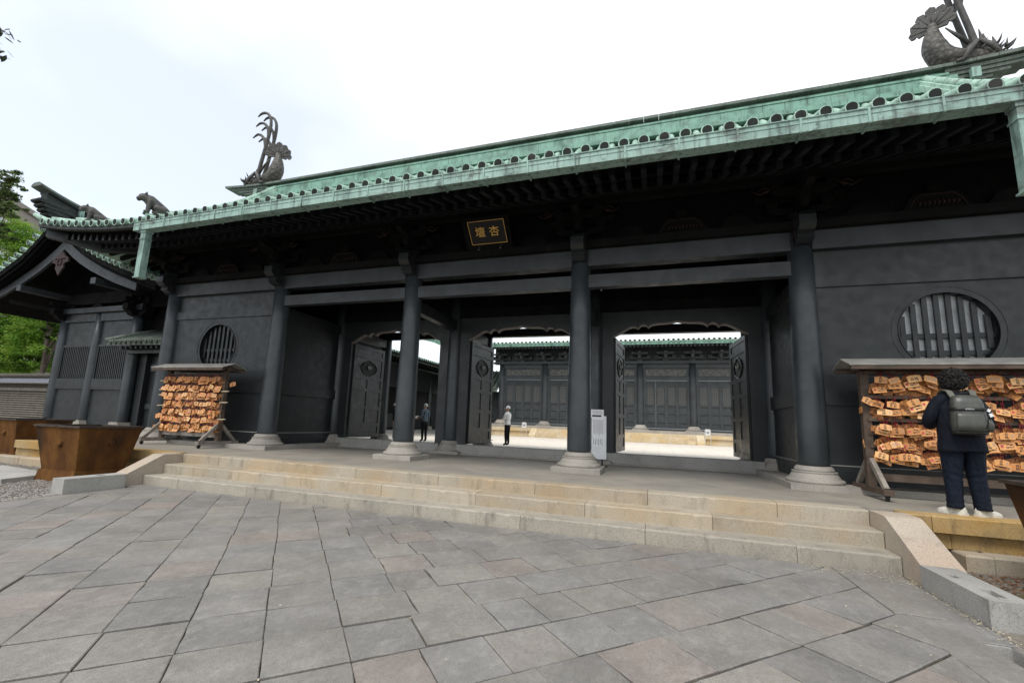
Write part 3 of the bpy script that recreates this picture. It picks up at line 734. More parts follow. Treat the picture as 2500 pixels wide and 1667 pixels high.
def fl_trim():
    mb = MB(); mb.tube([(-.40, -.128, 4.79), (-.33, -.128, 4.95), (-.22, -.128, 5.05), (.22, -.128, 5.05), (.33, -.128, 4.95), (.40, -.128, 4.79)], .012, 5)
    r = random.Random(4)
    for k in range(9):
        x = -.26+.065*k; mb.tube([(x, -.128, 4.82+.03*r.random()), (x+.03, -.135, 4.90), (x-.02, -.132, 4.97-.1*abs(x))], [.008, .022, .006], 5)
    return mb.mesh('carving', M['redink'])
ft = fl_trim()
for a, b in zip(CX, CX[1:]):
    c = (a+b)/2
    if abs(c) > .5: o = link('frog_leg_strut', fl, gate, (c, 0, 0)); link('carving', ft, o)
    for k in (-1.0, 1.0):
        link('bracket_set', MB().prism([(-.35, 4.78), (-.18, 5.0), (0, 5.05), (.18, 5.0), (.35, 4.78)], 'y', -.10, -.025).mesh('cloud_bracket', M['brkt']), gate, (c+k, 0, 0))
xbeam('eave_purlin', -10.9, 10.9, -.90, -.74, 5.42, 5.58, M['brkt'])
xbeam('eave_purlin', -10.5, 10.5, -.53, -.38, 5.418, 5.56, M['brkt'])

# ---------------------------------------------------------------- gate roof
ZF = [(-2.5, 5.29), (-1.75, 5.60), (-1.05, 5.97), (-.2, 6.48), (.6, 7.04), (1.5, 7.74), (2.0, 8.15), (2.58, 8.64)]
def up(x): a = max(0, (abs(x)-7.2)/4.95); return .46*a**2.2
def zr(x, y): return lerp(ZF, y)+up(x)*max(0, 1-(y+2.5)/2.7)
HX, CORX, EY = 9.6, 12.15, -2.5
def ytop(x): return 2.45 if abs(x) <= HX else max(EY+.02, EY+(CORX-abs(x)))
roof = link('roof', None, gate)
me = MB()
xs = [-CORX+i*(2*CORX)/80 for i in range(81)]
for i in range(80):
    for j in range(9):
        q = []
        for x, t in ((xs[i], j/9), (xs[i+1], j/9), (xs[i+1], (j+1)/9), (xs[i], (j+1)/9)):
            y = EY+(ytop(x)-EY)*t; q.append((x, y, zr(x, y)))
        me.add(q, [(0, 1, 2, 3)], 0, True)
bpy.data.objects.remove(roof)
roof = me.build('roof', M['greenroof'], gate)
# other slopes: back and the two hipped sides, gable walls
mb = MB()
for i in range(40):
    for j in range(9):
        q = []
        x_ = [-CORX+k*(2*CORX)/40 for k in (i, i+1)]
        for x, t in ((x_[0], j/9), (x_[1], j/9), (x_[1], (j+1)/9), (x_[0], (j+1)/9)):
            y = EY+(ytop(x)-EY)*t; q.append((x, 2*YM-y, zr(x, y)))
        mb.add(q[::-1], [(0, 1, 2, 3)], 0, True)
mb.build('rear_slope', M['greenroof'], gate)
for s in (-1, 1):
    mb = MB()
    for i in range(20):
        for j in range(6):
            q = []
            for a, t in ((i, j), (i+1, j), (i+1, j+1), (i, j+1)):
                d = 2.55*t/6      # distance in from the eave
                y0, y1 = EY+d, 2*YM-EY-d
                y = y0+(y1-y0)*a/20; x = s*(CORX-d)
                k = max(0, 1-d/2.7)*(abs(y-YM)/(YM-EY))**4
                q.append((x, y, lerp(ZF, EY+d)+.46*k))
            mb.add(q if s > 0 else q[::-1], [(0, 1, 2, 3)], 0, True)
    mb.build('side_slope', M['greenroof'], gate)
    mb = MB(); mb.prism([(-.05, 6.55), (2*YM+.05, 6.55), (YM, 8.8)], 'x', min(s*9.3, s*9.4), max(s*9.3, s*9.4)); mb.build('gable_wall', M['darkwood'], gate)
# roll tiles, one object per row
def roll(x):
    y1 = ytop(x); n = 9 if abs(x) <= HX else max(3, int(9*(y1-EY)/5))
    path = [(0, EY-.06+(y1-EY+.06)*k/n, 0) for k in range(n+1)]
    path = [(0, p[1], zr(x, max(EY, p[1]))+.038-(.012 if k == 0 else 0)) for k, p in enumerate(path)]
    mb = MB(); mb.tube(path, .079, 12, True, 0, True, 1.0, (0, 0, 1), 1)
    p = Vector(path[0]); ring = [(p.x+.079*cos(t), p.y-.006, p.z+.079*sin(t)) for t in [2*pi*i/14 for i in range(16)]]
    mb.tube(ring, .011, 5, False)
    # overlaps between tiles down the row
    for k in range(1, n):
        a, b = Vector(path[k]), Vector(path[min(n, k+1)]); d = (b-a).normalized()
        mb.tube([a, a+d*.035], .085, 12, True)
    return mb.mesh('roof_tile_roll', [M['greenroof'], M['greenend']])
rm = roll(0); x = -11.93; 
while x < 12.0:
    link('roof_tile_roll', rm if abs(x) < 7.1 else roll(x), roof, (x, 0, 0)); x += .30
# eave boards, soffit, rafters
mb = MB()
for i in range(80):
    x0, x1 = xs[i], xs[i+1]
    sec = lambda x: [(x, EY-.02, zr(x, EY)-.045), (x, EY-.02, zr(x, EY)-.12), (x, EY+.06, zr(x, EY)-.14), (x, EY+.1, zr(x, EY)-.03)]
    a, b = sec(x0), sec(x1); mb.add(a+b, [(0, 1, 5, 4), (1, 2, 6, 5), (2, 3, 7, 6), (3, 0, 4, 7)])
mb.build('eave_board', M['greenend'], gate)
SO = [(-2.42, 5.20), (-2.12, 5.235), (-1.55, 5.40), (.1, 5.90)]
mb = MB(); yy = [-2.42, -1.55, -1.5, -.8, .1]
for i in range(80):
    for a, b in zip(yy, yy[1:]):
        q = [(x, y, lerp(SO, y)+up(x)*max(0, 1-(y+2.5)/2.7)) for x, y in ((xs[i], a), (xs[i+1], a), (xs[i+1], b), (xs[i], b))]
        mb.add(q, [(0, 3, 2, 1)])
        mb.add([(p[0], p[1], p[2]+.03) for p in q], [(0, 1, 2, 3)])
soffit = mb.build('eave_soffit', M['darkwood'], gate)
def rafter(x):
    mb = MB(); u = lambda y: lerp(SO, y)+up(x)*max(0, 1-(y+2.5)/2.7)-.012
    yin = .08 if abs(x) < 10.1 else min(.08, EY+(CORX-abs(x))+.3)
    if yin < -1.9: return None
    sec = [(-.045, -.165), (.045, -.165), (.045, 0), (-.045, 0)]
    a = -2.14; b = min(-1.40, yin)
    mb.sweep(sec, [(0, a, u(a)), (0, b, u(b)-.0)], side=(1, 0, 0))
    if yin > -1.5:
        sec2 = [(-.045, -.12), (.045, -.12), (.045, 0), (-.045, 0)]
        mb.sweep(sec2, [(0, -1.62, u(-1.62)-.17), (0, -.8, u(-.8)-.06), (0, yin, u(yin)-.03)], side=(1, 0, 0))
    return mb.mesh('rafter', M['black'])
r0 = rafter(0); k = -46
while k <= 46:
    x = k*.258; m = r0 if abs(x) < 7.1 else rafter(x)
    if m: link('rafter', m, soffit, (x, 0, 0))
    k += 1
mb = MB()
for i in range(80):
    s1 = lambda x: [(x, -1.60+dy, lerp(SO, -1.6)+up(x)*.65-.115+dz) for dy, dz in ((0, 0), (.1, 0), (.1, .11), (0, .11))]
    a, b = s1(xs[i]), s1(xs[i+1]); mb.add(a+b, [(0, 1, 5, 4), (1, 2, 6, 5), (2, 3, 7, 6), (3, 0, 4, 7)])
mb.build('rafter_lath', M['darkwood'], gate)
# side eaves, simple soffit and side rafters, corner hip beams
for s in (-1, 1):
    mb = MB(); mb.add([(s*12.07, -2.42, 5.60), (s*12.07, 7.6, 5.60), (s*10, 7.6, 5.9), (s*10, -.3, 5.9), (s*10.9, -1.2, 5.6)], [(0, 1, 2, 3, 4)]); mb.build('side_soffit', M['darkwood'], gate)
    mb = MB(); mb.sweep([(-.09, -.24), (.09, -.24), (.09, 0), (-.09, 0)], [(s*9.9, -.2, 5.72), (s*11.2, -1.52, 5.44), (s*12.02, -2.36, 5.60)]); mb.build('hip_beam', M['beam'], gate)
    for k in range(12):
        y = -1.5+k*.30; mb = MB(); mb.bar((s*10.05, y, 5.62), (s*(11.9), y, 5.36+.12*max(0, (-y-.3))), .085, .11); mb.build('side_rafter', M['brkt'], gate)
# box gutter with straps, and two square downpipes
mb = MB(); GX = 8.12
mb.sweep([(0, 5.03), (0, 5.225), (.018, 5.235), (.018, 5.05), (.20, 5.05), (.20, 5.20), (.22, 5.20), (.22, 5.03)], [(-GX, -2.62, 0), (GX, -2.62, 0)], side=(0, 1, 0))
mb.tube([(-GX, -2.622, 5.228), (GX, -2.622, 5.228)], .014, 6)
mb.box(-GX, GX, -2.628, -2.619, 5.150, 5.160)
for s in (-1, 1): mb.box(min(s*GX, s*(GX-.02)), max(s*GX, s*(GX-.02)), -2.60, -2.42, 5.05, 5.19)
gut = mb.build('gutter', M['gutter'], gate)
gb = MB().box(-.014, .014, -2.636, -2.618, 5.015, 5.24).box(-.014, .014, -2.636, -2.38, 5.012, 5.03).mesh('gutter_strap', M['gutter'])
x = -7.9
while x < 8.0: link('gutter_strap', gb, gut, (x, 0, 0)); x += .785
for s in (-1, 1):
    mb = MB(); mb.box(-.080, .080, -.075, .075, 3.90, 5.035); mb.box(-.092, .092, -.087, .087, 4.80, 4.835); mb.box(-.10, .10, -.095, .095, 3.875, 3.90); mb.box(-.095, .095, -.09, .09, 4.97, 5.034)
    mb.build('downpipe', M['gutter'], gate, (s*7.80, -2.51, 0))
# main ridge
def ridge_z(x): a = max(0, (abs(x)-9.0)/2.8); return .16*a*a
rx = [-11.7+i*(23.4/60) for i in range(61)]
path = [(x, YM, 8.55) for x in (-9.75, -5, 0, 5, 9.75)]
mb = MB(); mb.sweep([(-.30, 0), (.30, 0), (.30, .14), (.24, .15), (.24, .36), (.27, .37), (.27, .42), (.15, .43), (.15, .54), (-.15, .54), (-.15, .43), (-.27, .42), (-.27, .37), (-.24, .36), (-.24, .15), (-.30, .14)], path, side=(0, 1, 0))
ridge = mb.build('main_ridge', M['green'], gate)
capm = MB().sweep([(-.31, -.02), (.31, -.02), (.31, .055), (.12, .10), (-.12, .10), (-.31, .055)], [(0, 0, 0), (.376, 0, 0)], side=(0, 1, 0)).mesh('ridge_cap', M['greengrey'])
lowm = MB().box(0, .30, -.012, .012, 0, .13).mesh('ridge_tile', M['green'])
midm = MB().box(0, .466, -.008, .008, 0, .20).mesh('ridge_panel', M['green'])
x = -11.72
while x < 11.6:
    o = link('ridge_cap', capm, ridge, (x, YM, 9.10+ridge_z(x+.19))); 
    o.rotation_euler = (0, -atan2(ridge_z(x+.39)-ridge_z(x), .39), 0); x += .385
x = -9.3
while x < 9.2: link('ridge_tile', lowm, ridge, (x, YM-.30, 8.555)); x += .306
x = -9.6
while x < 9.5: link('ridge_panel', midm, ridge, (x, YM-.246, 8.705)); x += .476
for s in (-1, 1):   # stacked corbels under the overhanging ridge ends
    mb = MB()
    for k in range(5):
        xe = 11.45-.30*k; zz = lambda x: 9.07+ridge_z(x)-.085*(k+1)
        mb.sweep([(-.24+.03*k, 0), (.24-.03*k, 0), (.24-.03*k, .08), (-.24+.03*k, .08)], [(s*x, YM, zz(x)) for x in (9.7, 10.2, (10.2+xe)/2, xe)], side=(0, 1, 0))
    mb.build('ridge_corbel', M['greengrey'], gate)
    MB().box(min(s*10.1, s*10.26), max(s*10.1, s*10.26), YM-.34, YM-.25, 8.72, 8.95).build('ridge_clamp', M['gutter'], gate)
    # descending ridge down the slope, then hip ridge to the corner
    dp = [(s*HX, y, zr(HX, y)+.07) for y in (2.3, 1.9, 1.4, .9, .4, -.1, -.6, -1.05)]
    dp[0] = (s*9.35, 2.36, 8.66); dp[1] = (s*9.5, 1.95, 8.24)
    mb = MB(); mb.sweep([(-.17, -.06), (.17, -.06), (.17, .10), (.14, .11), (.14, .20), (.11, .215), (-.11, .215), (-.14, .20), (-.14, .11), (-.17, .10)], dp, 0, False)
    mb.tube([(p[0], p[1], p[2]+.255) for p in dp], .085, 10)
    dr = mb.build('descending_ridge', M['greenroof'], gate)
    for k in range(len(dp)-1):
        a, b = Vector(dp[k]), Vector(dp[k+1])
        for t in (0, .5): c = a.lerp(b, t)+Vector((0, 0, .255)); d = (b-a).normalized(); MB().tube([c, c+d*.03], .093, 10).build('cap_joint', M['greenroof'], dr)
    hp = [(s*(HX+k), .0-k, zr(HX+k, -k)-.01) for k in (.2, .7, 1.2, 1.6, 2.0)]
    mb = MB(); mb.sweep([(-.15, -.06), (.15, -.06), (.15, .08), (.12, .09), (.12, .17), (-.12, .17), (-.12, .09), (-.15, .08)], hp, 0, False)
    mb.tube([(p[0], p[1], p[2]+.20) for p in hp], .075, 10)
    mb.build('hip_ridge', M['greenroof'], gate)
    hp2 = [(s*(HX+k), .0-k, zr(HX+k, -k)+.02) for k in (1.75, 2.1, 2.35)]
    mb = MB(); mb.tube([(p[0], p[1], p[2]+.09) for p in hp2], .09, 10)
    e = hp2[-1]
    mb.tube([(e[0]-s*.25, e[1]+.25, e[2]+.02), (e[0]+s*.08, e[1]-.08, e[2]+.03), (e[0]+s*.27, e[1]-.27, e[2]+.17)], [.11, .10, .05], 10)
    mb.build('hip_tip', M['greenroof'], gate)
# ---------------------------------------------------------------- corridor building at left (gable end towards us)
ann = thing('corridor_building', 'black corridor building with gabled green tiled roof left of the gate', 'building')
AX, AY = -16.1, 1.5
def bx(name, x0, x1, y0, y1, z0, z1, mat, parent, ch=0): return MB().box(x0, x1, y0, y1, z0, z1, 0, ch).build(name, M[mat] if isinstance(mat, str) else mat, parent)
ac = col_mesh(.19, .17, .40, 4.36).mesh('column', M['blackcol']); ab = MB().prism([(-.30, 0), (-.30, .2), (-.22, .40), (.22, .40), (.30, .2), (.30, 0)], 'y', -.28, .28).mesh('column_base', M['stonebase'])
for x in (-18.15, -16.1, -14.05):
    o = link('column', ac, ann, (x, AY, 0)); link('column_base', ab, o)
bx('wall_plate', -18.6, -13.6, AY-.24, AY+.2, 4.36, 4.55, 'black', ann)
bx('foundation', -18.7, -13.5, 1.1, 34, -.6, .12, 'stepgrey', ann)
for a, b in ((-18.15, -16.1), (-16.1, -14.05)):
    x0, x1 = a+.13, b-.13
    bx('head_beam', x0, x1, AY-.11, AY+.1, 4.05, 4.355, 'black', ann)
    bx('upper_board', x0, x1, AY-.02, AY+.06, 3.17, 4.05, 'black', ann)
    bx('waist_rail', x0, x1, AY-.10, AY+.08, 1.52, 1.90, 'black', ann)
    bx('lower_board', x0, x1, AY-.02, AY+.06, .40, 1.52, 'black', ann)
    bx('sill_beam', x0, x1, AY-.05, AY+.08, .2, .40, 'black', ann)
    w = MB(); w.box(x0, x1, AY-.07, AY+.05, 3.09, 3.17); w.box(x0, x0+.12, AY-.07, AY+.05, 1.90, 3.09); w.box(x1-.12, x1, AY-.07, AY+.05, 1.90, 3.09)
    w = w.build('lattice_window', M['black'], ann)
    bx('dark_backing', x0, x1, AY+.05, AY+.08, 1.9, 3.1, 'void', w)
    n = 15
    for k in range(n):
        x = x0+.12+(x1-x0-.24)*(k+.5)/n; bx('bar', x-.027, x+.027, AY-.04, AY+.02, 1.90, 3.09, 'black', w)
# gable field, tie beam, brackets
bx('gable_board', -19.6, -12.6, AY+.02, AY+.1, 4.5, 6.6, 'darkwood', ann)
mb = MB(); mb.prism([(-17.9, 4.78), (-17.3, 4.70), (-14.9, 4.70), (-14.3, 4.78), (-14.3, 5.05), (-14.8, 5.12), (-17.4, 5.12), (-17.9, 5.05)], 'y', AY-.2, AY); mb.build('rainbow_beam', M['brkt'], ann)
for x in (-18.15, -14.05):
    s = -1 if x < -16 else 1
    mb = MB(); mb.prism([(0, 4.1), (s*.28, 4.12), (s*.38, 4.24), (s*.5, 4.3), (s*.52, 4.5), (s*.36, 4.62), (0, 4.64)], 'y', -.14, .14); mb.build('beam_nose', M['brkt'], ann, (x, AY, 0))
    mb = MB(); mb.prism([(-.05, 4.12), (-.32, 4.16), (-.40, 4.28), (-.52, 4.34), (-.5, 4.55), (-.3, 4.62), (-.05, 4.64)], 'x', -.13, .13); mb.build('beam_nose', M['brkt'], ann, (x, AY, 0))
    mb = MB(); mb.box(-.5, .5, -.08, .08, 4.64, 4.76).box(-.1, .1, -.6, .1, 4.66, 4.78)
    for q in (-.42, 0, .42): mb.box(q-.09, q+.09, -.1, .1, 4.76, 4.86)
    mb.build('bracket_set', M['brkt'], ann, (x, AY, 0))
mb = MB(); mb.prism([(-.3, 4.56), (-.2, 4.66), (0, 4.70), (.2, 4.66), (.3, 4.56)], 'y', -.22, -.12); mb.build('strut', M['brkt'], ann, (AX, AY, 0))
# bargeboards
BG = [(0, 6.70), (.5, 6.36), (1.0, 6.06), (1.6, 5.76), (2.2, 5.50), (3.0, 5.18), (4.05, 4.83)]
for s in (-1, 1):
    top = [(AX+s*d, z) for d, z in BG]; bot = [(AX+s*d, z-(.37-.03*d)) for d, z in BG]
    MB().prism(top+bot[::-1], 'y', .02, .11).build('bargeboard', M['beam'], ann)
    bx('purlin_end', AX+s*2.05-.13, AX+s*2.05+.13, -.08, 1.5, 4.92, 5.12, 'beam', ann)
    if s < 0: MB().bar((AX+s*3.2, .25, 4.66), (AX+s*2.1, AY, 4.50), .10, .13).build('eave_arm', M['brkt'], ann)
mb = MB(); mb.prism([(0, 5.52), (.10, 5.66), (.17, 5.74), (.15, 5.84), (.24, 5.90), (.33, 5.90), (.30, 6.02), (.16, 6.08), (.07, 6.20), (-.07, 6.20), (-.16, 6.08), (-.30, 6.02), (-.33, 5.90), (-.24, 5.90), (-.15, 5.84), (-.17, 5.74), (-.10, 5.66)], 'y', -.04, .015)
mb.xf(Matrix.Translation((0, 0, 6.2)) @ Matrix.Diagonal((1.35, 1, 1.25, 1)) @ Matrix.Translation((0, 0, -6.2))); gg = mb.build('gable_pendant', M['pendant'], ann, (AX, 0, 0))
mb = MB()
for s in (-1, 1): mb.tube([(s*.05, -.045, 5.70), (s*.11, -.05, 5.82), (s*.06, -.05, 5.95), (s*.2, -.05, 5.97), (s*.27, -.05, 5.94)], .022, 5)
mb.build('red_scroll', M['redink'], gg)
# roof
AP = [(0, 7.35), (.6, 6.96), (1.2, 6.50), (1.74, 6.12), (2.83, 5.62), (4.06, 5.18), (5.5, 4.72)]
YV = -.32
mb = MB()
for s in (-1, 1):
    for (a, za), (b, zb) in zip(AP, AP[1:]):
        for t0, t1 in ((0, .5), (.5, 1)):
            d0, d1 = a+(b-a)*t0, a+(b-a)*t1; z0, z1 = lerp(AP, d0), lerp(AP, d1)
            mb.add([(AX+s*d0, YV, z0), (AX+s*d1, YV, z1), (AX+s*d1, 6, z1), (AX+s*d0, 6, z0)], [(0, 1, 2, 3)], 0, True)
            mb.add([(AX+s*d0, YV, z0-.22), (AX+s*d1, YV, z1-.22), (AX+s*d1, 6, z1-.22), (AX+s*d0, 6, z0-.22)], [(3, 2, 1, 0)], 1, True)
            mb.add([(AX+s*d0, YV, z0), (AX+s*d1, YV, z1), (AX+s*d1, YV, z1-.22), (AX+s*d0, YV, z0-.22)], [(0, 1, 2, 3)], 1)
    d, z = AP[-1]; mb.add([(AX+s*d, YV, z), (AX+s*d, 34, z), (AX+s*d, 34, z-.22), (AX+s*d, YV, z-.22)], [(0, 1, 2, 3)], 1)
    mb.add([(AX+s*5.5, 6, 4.72), (AX+s*5.5, 34, 4.72), (AX, 34, 5.55), (AX, 6, 5.55), (AX+s*5.5, 6, 4.5), (AX+s*5.5, 34, 4.5), (AX, 34, 5.3), (AX, 6, 5.3)], [(0, 1, 2, 3), (7, 6, 5, 4)], 0)
aroof = mb.build('roof', [M['greenroof'], M['darkwood']], ann)
def aroll(s):
    path = [(s*d, 0, lerp(AP, d)+.03) for d in (5.56, 5.0, 4.3, 3.6, 2.9, 2.2, 1.6, 1.0, .3)]
    mb = MB(); mb.tube(path, .075, 8, True, 0, True, 1, (0, 0, 1), 1)
    for k in range(1, 8): a = Vector(path[k]); b = Vector(path[k+1]); mb.tube([a, a+(b-a).normalized()*.05], .083, 8)
    return mb.mesh('roof_tile_roll', [M['greenroof'], M['greenend']])
ar = {1: aroll(1), -1: aroll(-1)}
lr = MB().tube([(5.56, 0, 4.73), (3, 0, 5.12), (.3, 0, 5.53)], .075, 8, True, 0, True, 1, (0, 0, 1), 1).mesh('roof_tile_roll', [M['greenroof'], M['greenend']])
y = .25
while y < 33.5:
    link('roof_tile_roll', ar[1] if y < 6 else lr, aroof, (AX, y, 0))
    if y < 5: link('roof_tile_roll', ar[-1], aroof, (AX, y, 0))
    y += .30
vt = MB().tube([(0, -.10, 0), (0, .45, .0)], .085, 10, True, 0, True, 1, (0, 0, 1), 1); vt.tube([(.085*cos(t), -.105, .085*sin(t)) for t in [2*pi*i/12 for i in range(14)]], .010, 5, False); vt = vt.mesh('verge_tile', [M['greenroof'], M['greenend']])
for s in (-1, 1):
    d = .35
    while d < 5.5: link('verge_tile', vt, aroof, (AX+s*d, YV, lerp(AP, d)+.05)); d += .30
    for yy_, dz in ((-.22, -.25), (-.10, -.27)):     # verge battens under the edge
        MB().prism([(AX+s*d, lerp(AP, d)+dz) for d in (0.05, .6, 1.2, 1.74, 2.83, 4.06, 5.4)]+[(AX+s*d, lerp(AP, d)+dz-.07) for d in (5.4, 4.06, 2.83, 1.74, 1.2, .6, .05)], 'y', yy_-.035, yy_+.035).build('verge_batten', M['darkwood'], ann)
# annex ridge running back, upswept end
path = [(AX, y, 7.38+(.35*max(0, (.8-y)/1.9)**1.6)) for y in (-1.05, -.8, -.5, -.2, .2, .8, 2, 4, 6)]
mb = MB(); mb.sweep([(-.24, 0), (.24, 0), (.24, .12), (.18, .14), (.18, .34), (.26, .36), (.26, .44), (.13, .50), (-.13, .50), (-.26, .44), (-.26, .36), (-.18, .34), (-.18, .14), (-.24, .12)], path[1:], 0, False, (1, 0, 0))
mb.sweep([(-.28, .43), (.28, .43), (.28, .50), (.14, .57), (-.14, .57), (-.28, .50)], path, 1, False, (1, 0, 0))
ar_ = mb.build('annex_ridge', [M['greenend'], M['greengrey']], ann)
mb = MB()
for k in range(7): mb.box(AX-.25+.02*k, AX+.25-.02*k, -.95+.09*k, -.2+.05*k, 7.62-.13*k, 7.74-.13*k); mb.tube([(AX-.22+.02*k, -.97+.09*k, 7.68-.13*k), (AX+.22-.02*k, -.97+.09*k, 7.68-.13*k)], .06, 8)
mb.build('ridge_end_stack', M['greenend'], ar_)
bx('ridge_clamp', AX-.30, AX+.30, .12, .24, 7.42, 7.92, 'gutter', ar_)
# side towards the courtyard with dark doorways
bx('side_wall', -14.15, -13.95, 1.6, 34, 3.12, 4.75, 'black', ann)
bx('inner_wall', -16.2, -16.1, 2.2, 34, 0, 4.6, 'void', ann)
bx('far_side_wall', -18.3, -18.1, 1.6, 34, .1, 4.7, 'black', ann)
bx('lower_wall', -14.1, -14.0, 2.0, 11, .1, 3.12, 'black', ann)
for k in range(8):
    y = 6.4+k*3.55; o = link('column', ac, ann, (-14.05, y, 0)); link('column_base', ab, o)
    bx('door_panel', -14.1, -14.02, y+.5, y+3.0, .3, 1.25, 'black', ann)
for k in range(86):
    y = 2+k*.36; MB().bar((-14.0, y, 4.9), (-10.75, y, 4.46), .09, .11).build('rafter', M['brkt'], ann)
# ---------------------------------------------------------------- side doorway between corridor and gate
sdw = thing('side_doorway', 'small black doorway with mossy tiled canopy between corridor and gate', 'doorway')
bx('door_post', -13.86, -13.50, 1.62, 1.95, .1, 3.0, 'black', sdw)
bx('door_board', -13.48, -10.2, 1.80, 1.88, .1, 3.3, 'black', sdw)
bx('rail', -13.42, -10.2, 1.74, 1.80, 2.20, 2.46, 'black', sdw); bx('rail', -13.42, -10.2, 1.74, 1.80, .89, 1.07, 'black', sdw)
bx('wall_above', -13.9, -10.2, 1.85, 1.95, 3.3, 4.6, 'darkwood', sdw)
mb = MB(); P0 = [(-14.42, .86, 3.12), (-10.3, .86, 3.06), (-10.3, 1.85, 3.62), (-13.55, 1.85, 3.62)]
mb.add(P0+[(p[0], p[1], p[2]-.10) for p in P0], [(0, 1, 2, 3), (7, 6, 5, 4), (0, 4, 5, 1), (3, 7, 4, 0), (1, 5, 6, 2)])
can = mb.build('canopy', M['greengrey'], sdw)
x = -14.22
while x < -10.4:
    y1 = 1.82 if x > -13.5 else .86+(x+14.42)*1.1; z0 = 3.12; zz = lambda y: 3.13+(y-.86)*.545
    if y1 > 1.0:
        m = MB().tube([(0, .80, zz(.80)), (0, (y1+.8)/2, zz((y1+.8)/2)), (0, y1, zz(y1))], .062, 8, True, 0, True, 1, (0, 0, 1), 0); m.tube([(.064*cos(t), .795, zz(.8)+.064*sin(t)) for t in [2*pi*i/10 for i in range(12)]], .014, 5, False)
        m.build('roof_tile_roll', M['greengrey'], can, (x, 0, 0))
    x += .25
MB().tube([(-14.42, .80, 3.17), (-14.05, 1.25, 3.42), (-13.5, 1.85, 3.68)], .08, 8).build('hip_roll', M['greengrey'], can)
x = -13.9
while x < -10.4: bx('rafter', x-.035, x+.035, .98, 1.8, 2.90, 2.985, 'beam', sdw); x += .25
bx('canopy_beam', -14.0, -10.3, 1.25, 1.40, 2.78, 2.90, 'black', sdw)
# ---------------------------------------------------------------- main hall across the courtyard
yd = struct(MB().box(-14.5, 17, 7.2, 40, -.6, -.06).build('courtyard', M['yard']))
hall = thing('main_hall', 'black hall with latticed doors across the bright courtyard', 'hall')
HY = 26.4; HC = [.6+(k-.5)*3.65 for k in range(-2, 4)]   # -8.5 .. 9.7
hc = col_mesh(.27, .25, 1.16, 5.72).mesh('column', M['hallpaint']); hb = MB().lathe([(.52, .86), (.52, .96), (.46, .98), (.36, 1.12), (.30, 1.17)], 20).mesh('column_base', M['stonebase'])
hp_ = MB().box(-.58, .58, -.58, .5, .80, .87).mesh('plinth', M['stonebase'])
for x in HC+[HC[-1]+3.65]:
    o = link('column', hc, hall, (x, HY, 0)); link('column_base', hb, o); link('plinth', hp_, o)
bx('platform', -9.9, 15, 25.4, 34, -.1, .80, 'stonebase', hall)
bx('platform_kerb', -9.9, 15, 25.22, 25.42, .60, .802, 'stonebase', hall)
bx('wall_plate', -9.2, 14, HY-.4, HY+.3, 5.72, 5.88, 'hallpaint', hall)
def hleaf():
    mb = MB(); w = .74
    mb.box(0, w, .03, .06, 0, 3.5)
    for x0, x1 in ((0, .10), (w-.10, w)): mb.box(x0, x1, -.03, .03, 0, 3.5)
    for z, h in ((0, .12), (.22+.22, .1), (.30+.77, .10), (1.34+.27, .10), (2.98+.06, .10), (3.38, .12)): mb.box(.10, w-.10, -.03, .03, z, z+h)
    return mb.mesh('door_leaf', M['hallpaint'])
def lattice_mat():
    t = NT('honeycomb_lattice')
    v = t.n('ShaderNodeTexVoronoi'); v.feature = 'DISTANCE_TO_EDGE'; v.inputs['Scale'].default_value = 7.5; v.inputs['Randomness'].default_value = .15
    t.l(t.pos, v.inputs['Vector'])
    col = t.ramp(v.outputs['Distance'], [(.03, (.12, .115, .105)), (.12, (.045, .05, .05))])
    return t.fin(col, .5, .4)
LM = lattice_mat()
hl = hleaf(); lat = MB().box(.11, .63, .015, .028, 1.72, 3.03).mesh('lattice', LM)
for a, b in zip(HC, HC[1:]+[HC[-1]+3.65]):
    bx('head_beam', a+.2, b-.2, HY-.12, HY+.12, 5.40, 5.72, 'hallpaint', hall)
    tr = bx('transom', a+.2, b-.2, HY-.02, HY+.1, 4.74, 5.40, 'hallpaint', hall)
    bx('fretwork', a+.42, b-.42, HY-.045, HY-.02, 4.80, 5.28, LM, tr)
    bx('lintel', a+.2, b-.2, HY-.13, HY+.12, 4.48, 4.74, 'hallpaint', hall)
    bx('door_jamb', a+.2, a+.36, HY-.08, HY+.1, .80, 4.48, 'hallpaint', hall); bx('door_jamb', b-.36, b-.2, HY-.08, HY+.1, .80, 4.48, 'hallpaint', hall)
    bx('door_sill', a+.2, b-.2, HY-.1, HY+.1, .803, .95, 'hallpaint', hall)
    for k in range(4):
        o = link('door_leaf', hl, hall, (a+.345+k*.742, HY, .96)); link('lattice', lat, o)
def hbrk():
    mb = MB(); mb.box(-.2, .2, -.3, .2, 5.88, 6.06).box(-.75, .75, -.22, -.08, 6.06, 6.22).box(-.09, .09, -.9, .1, 6.07, 6.23)
    for x in (-.62, 0, .62): mb.box(x-.13, x+.13, -.28, -.02, 6.22, 6.36)
    mb.box(-.12, .12, -.95, -.7, 6.23, 6.36).box(-.6, .6, -.90, -.76, 6.36, 6.50).box(-.09, .09, -1.4, -.1, 6.37, 6.51)
    return mb.mesh('bracket_set', M['hallpaint'])
hk = hbrk()
for x in HC+[HC[-1]+3.65]:
    link('bracket_set', hk, hall, (x, HY, 0)); link('bracket_set', hk, hall, (x+1.825, HY, 0))
bx('bracket_board', -9.2, 14, HY-.02, HY+.1, 5.88, 7.3, 'black', hall)
HE = 24.0
def hup(x): a = max(0, (abs(x-.6)-9)/6.6); return .75*a**2.2
HP = [(0, 7.05), (1.5, 7.27), (3.5, 7.62), (6, 8.05), (9, 8.6)]
mb = MB(); hxs = [-15+i*31.2/40 for i in range(41)]
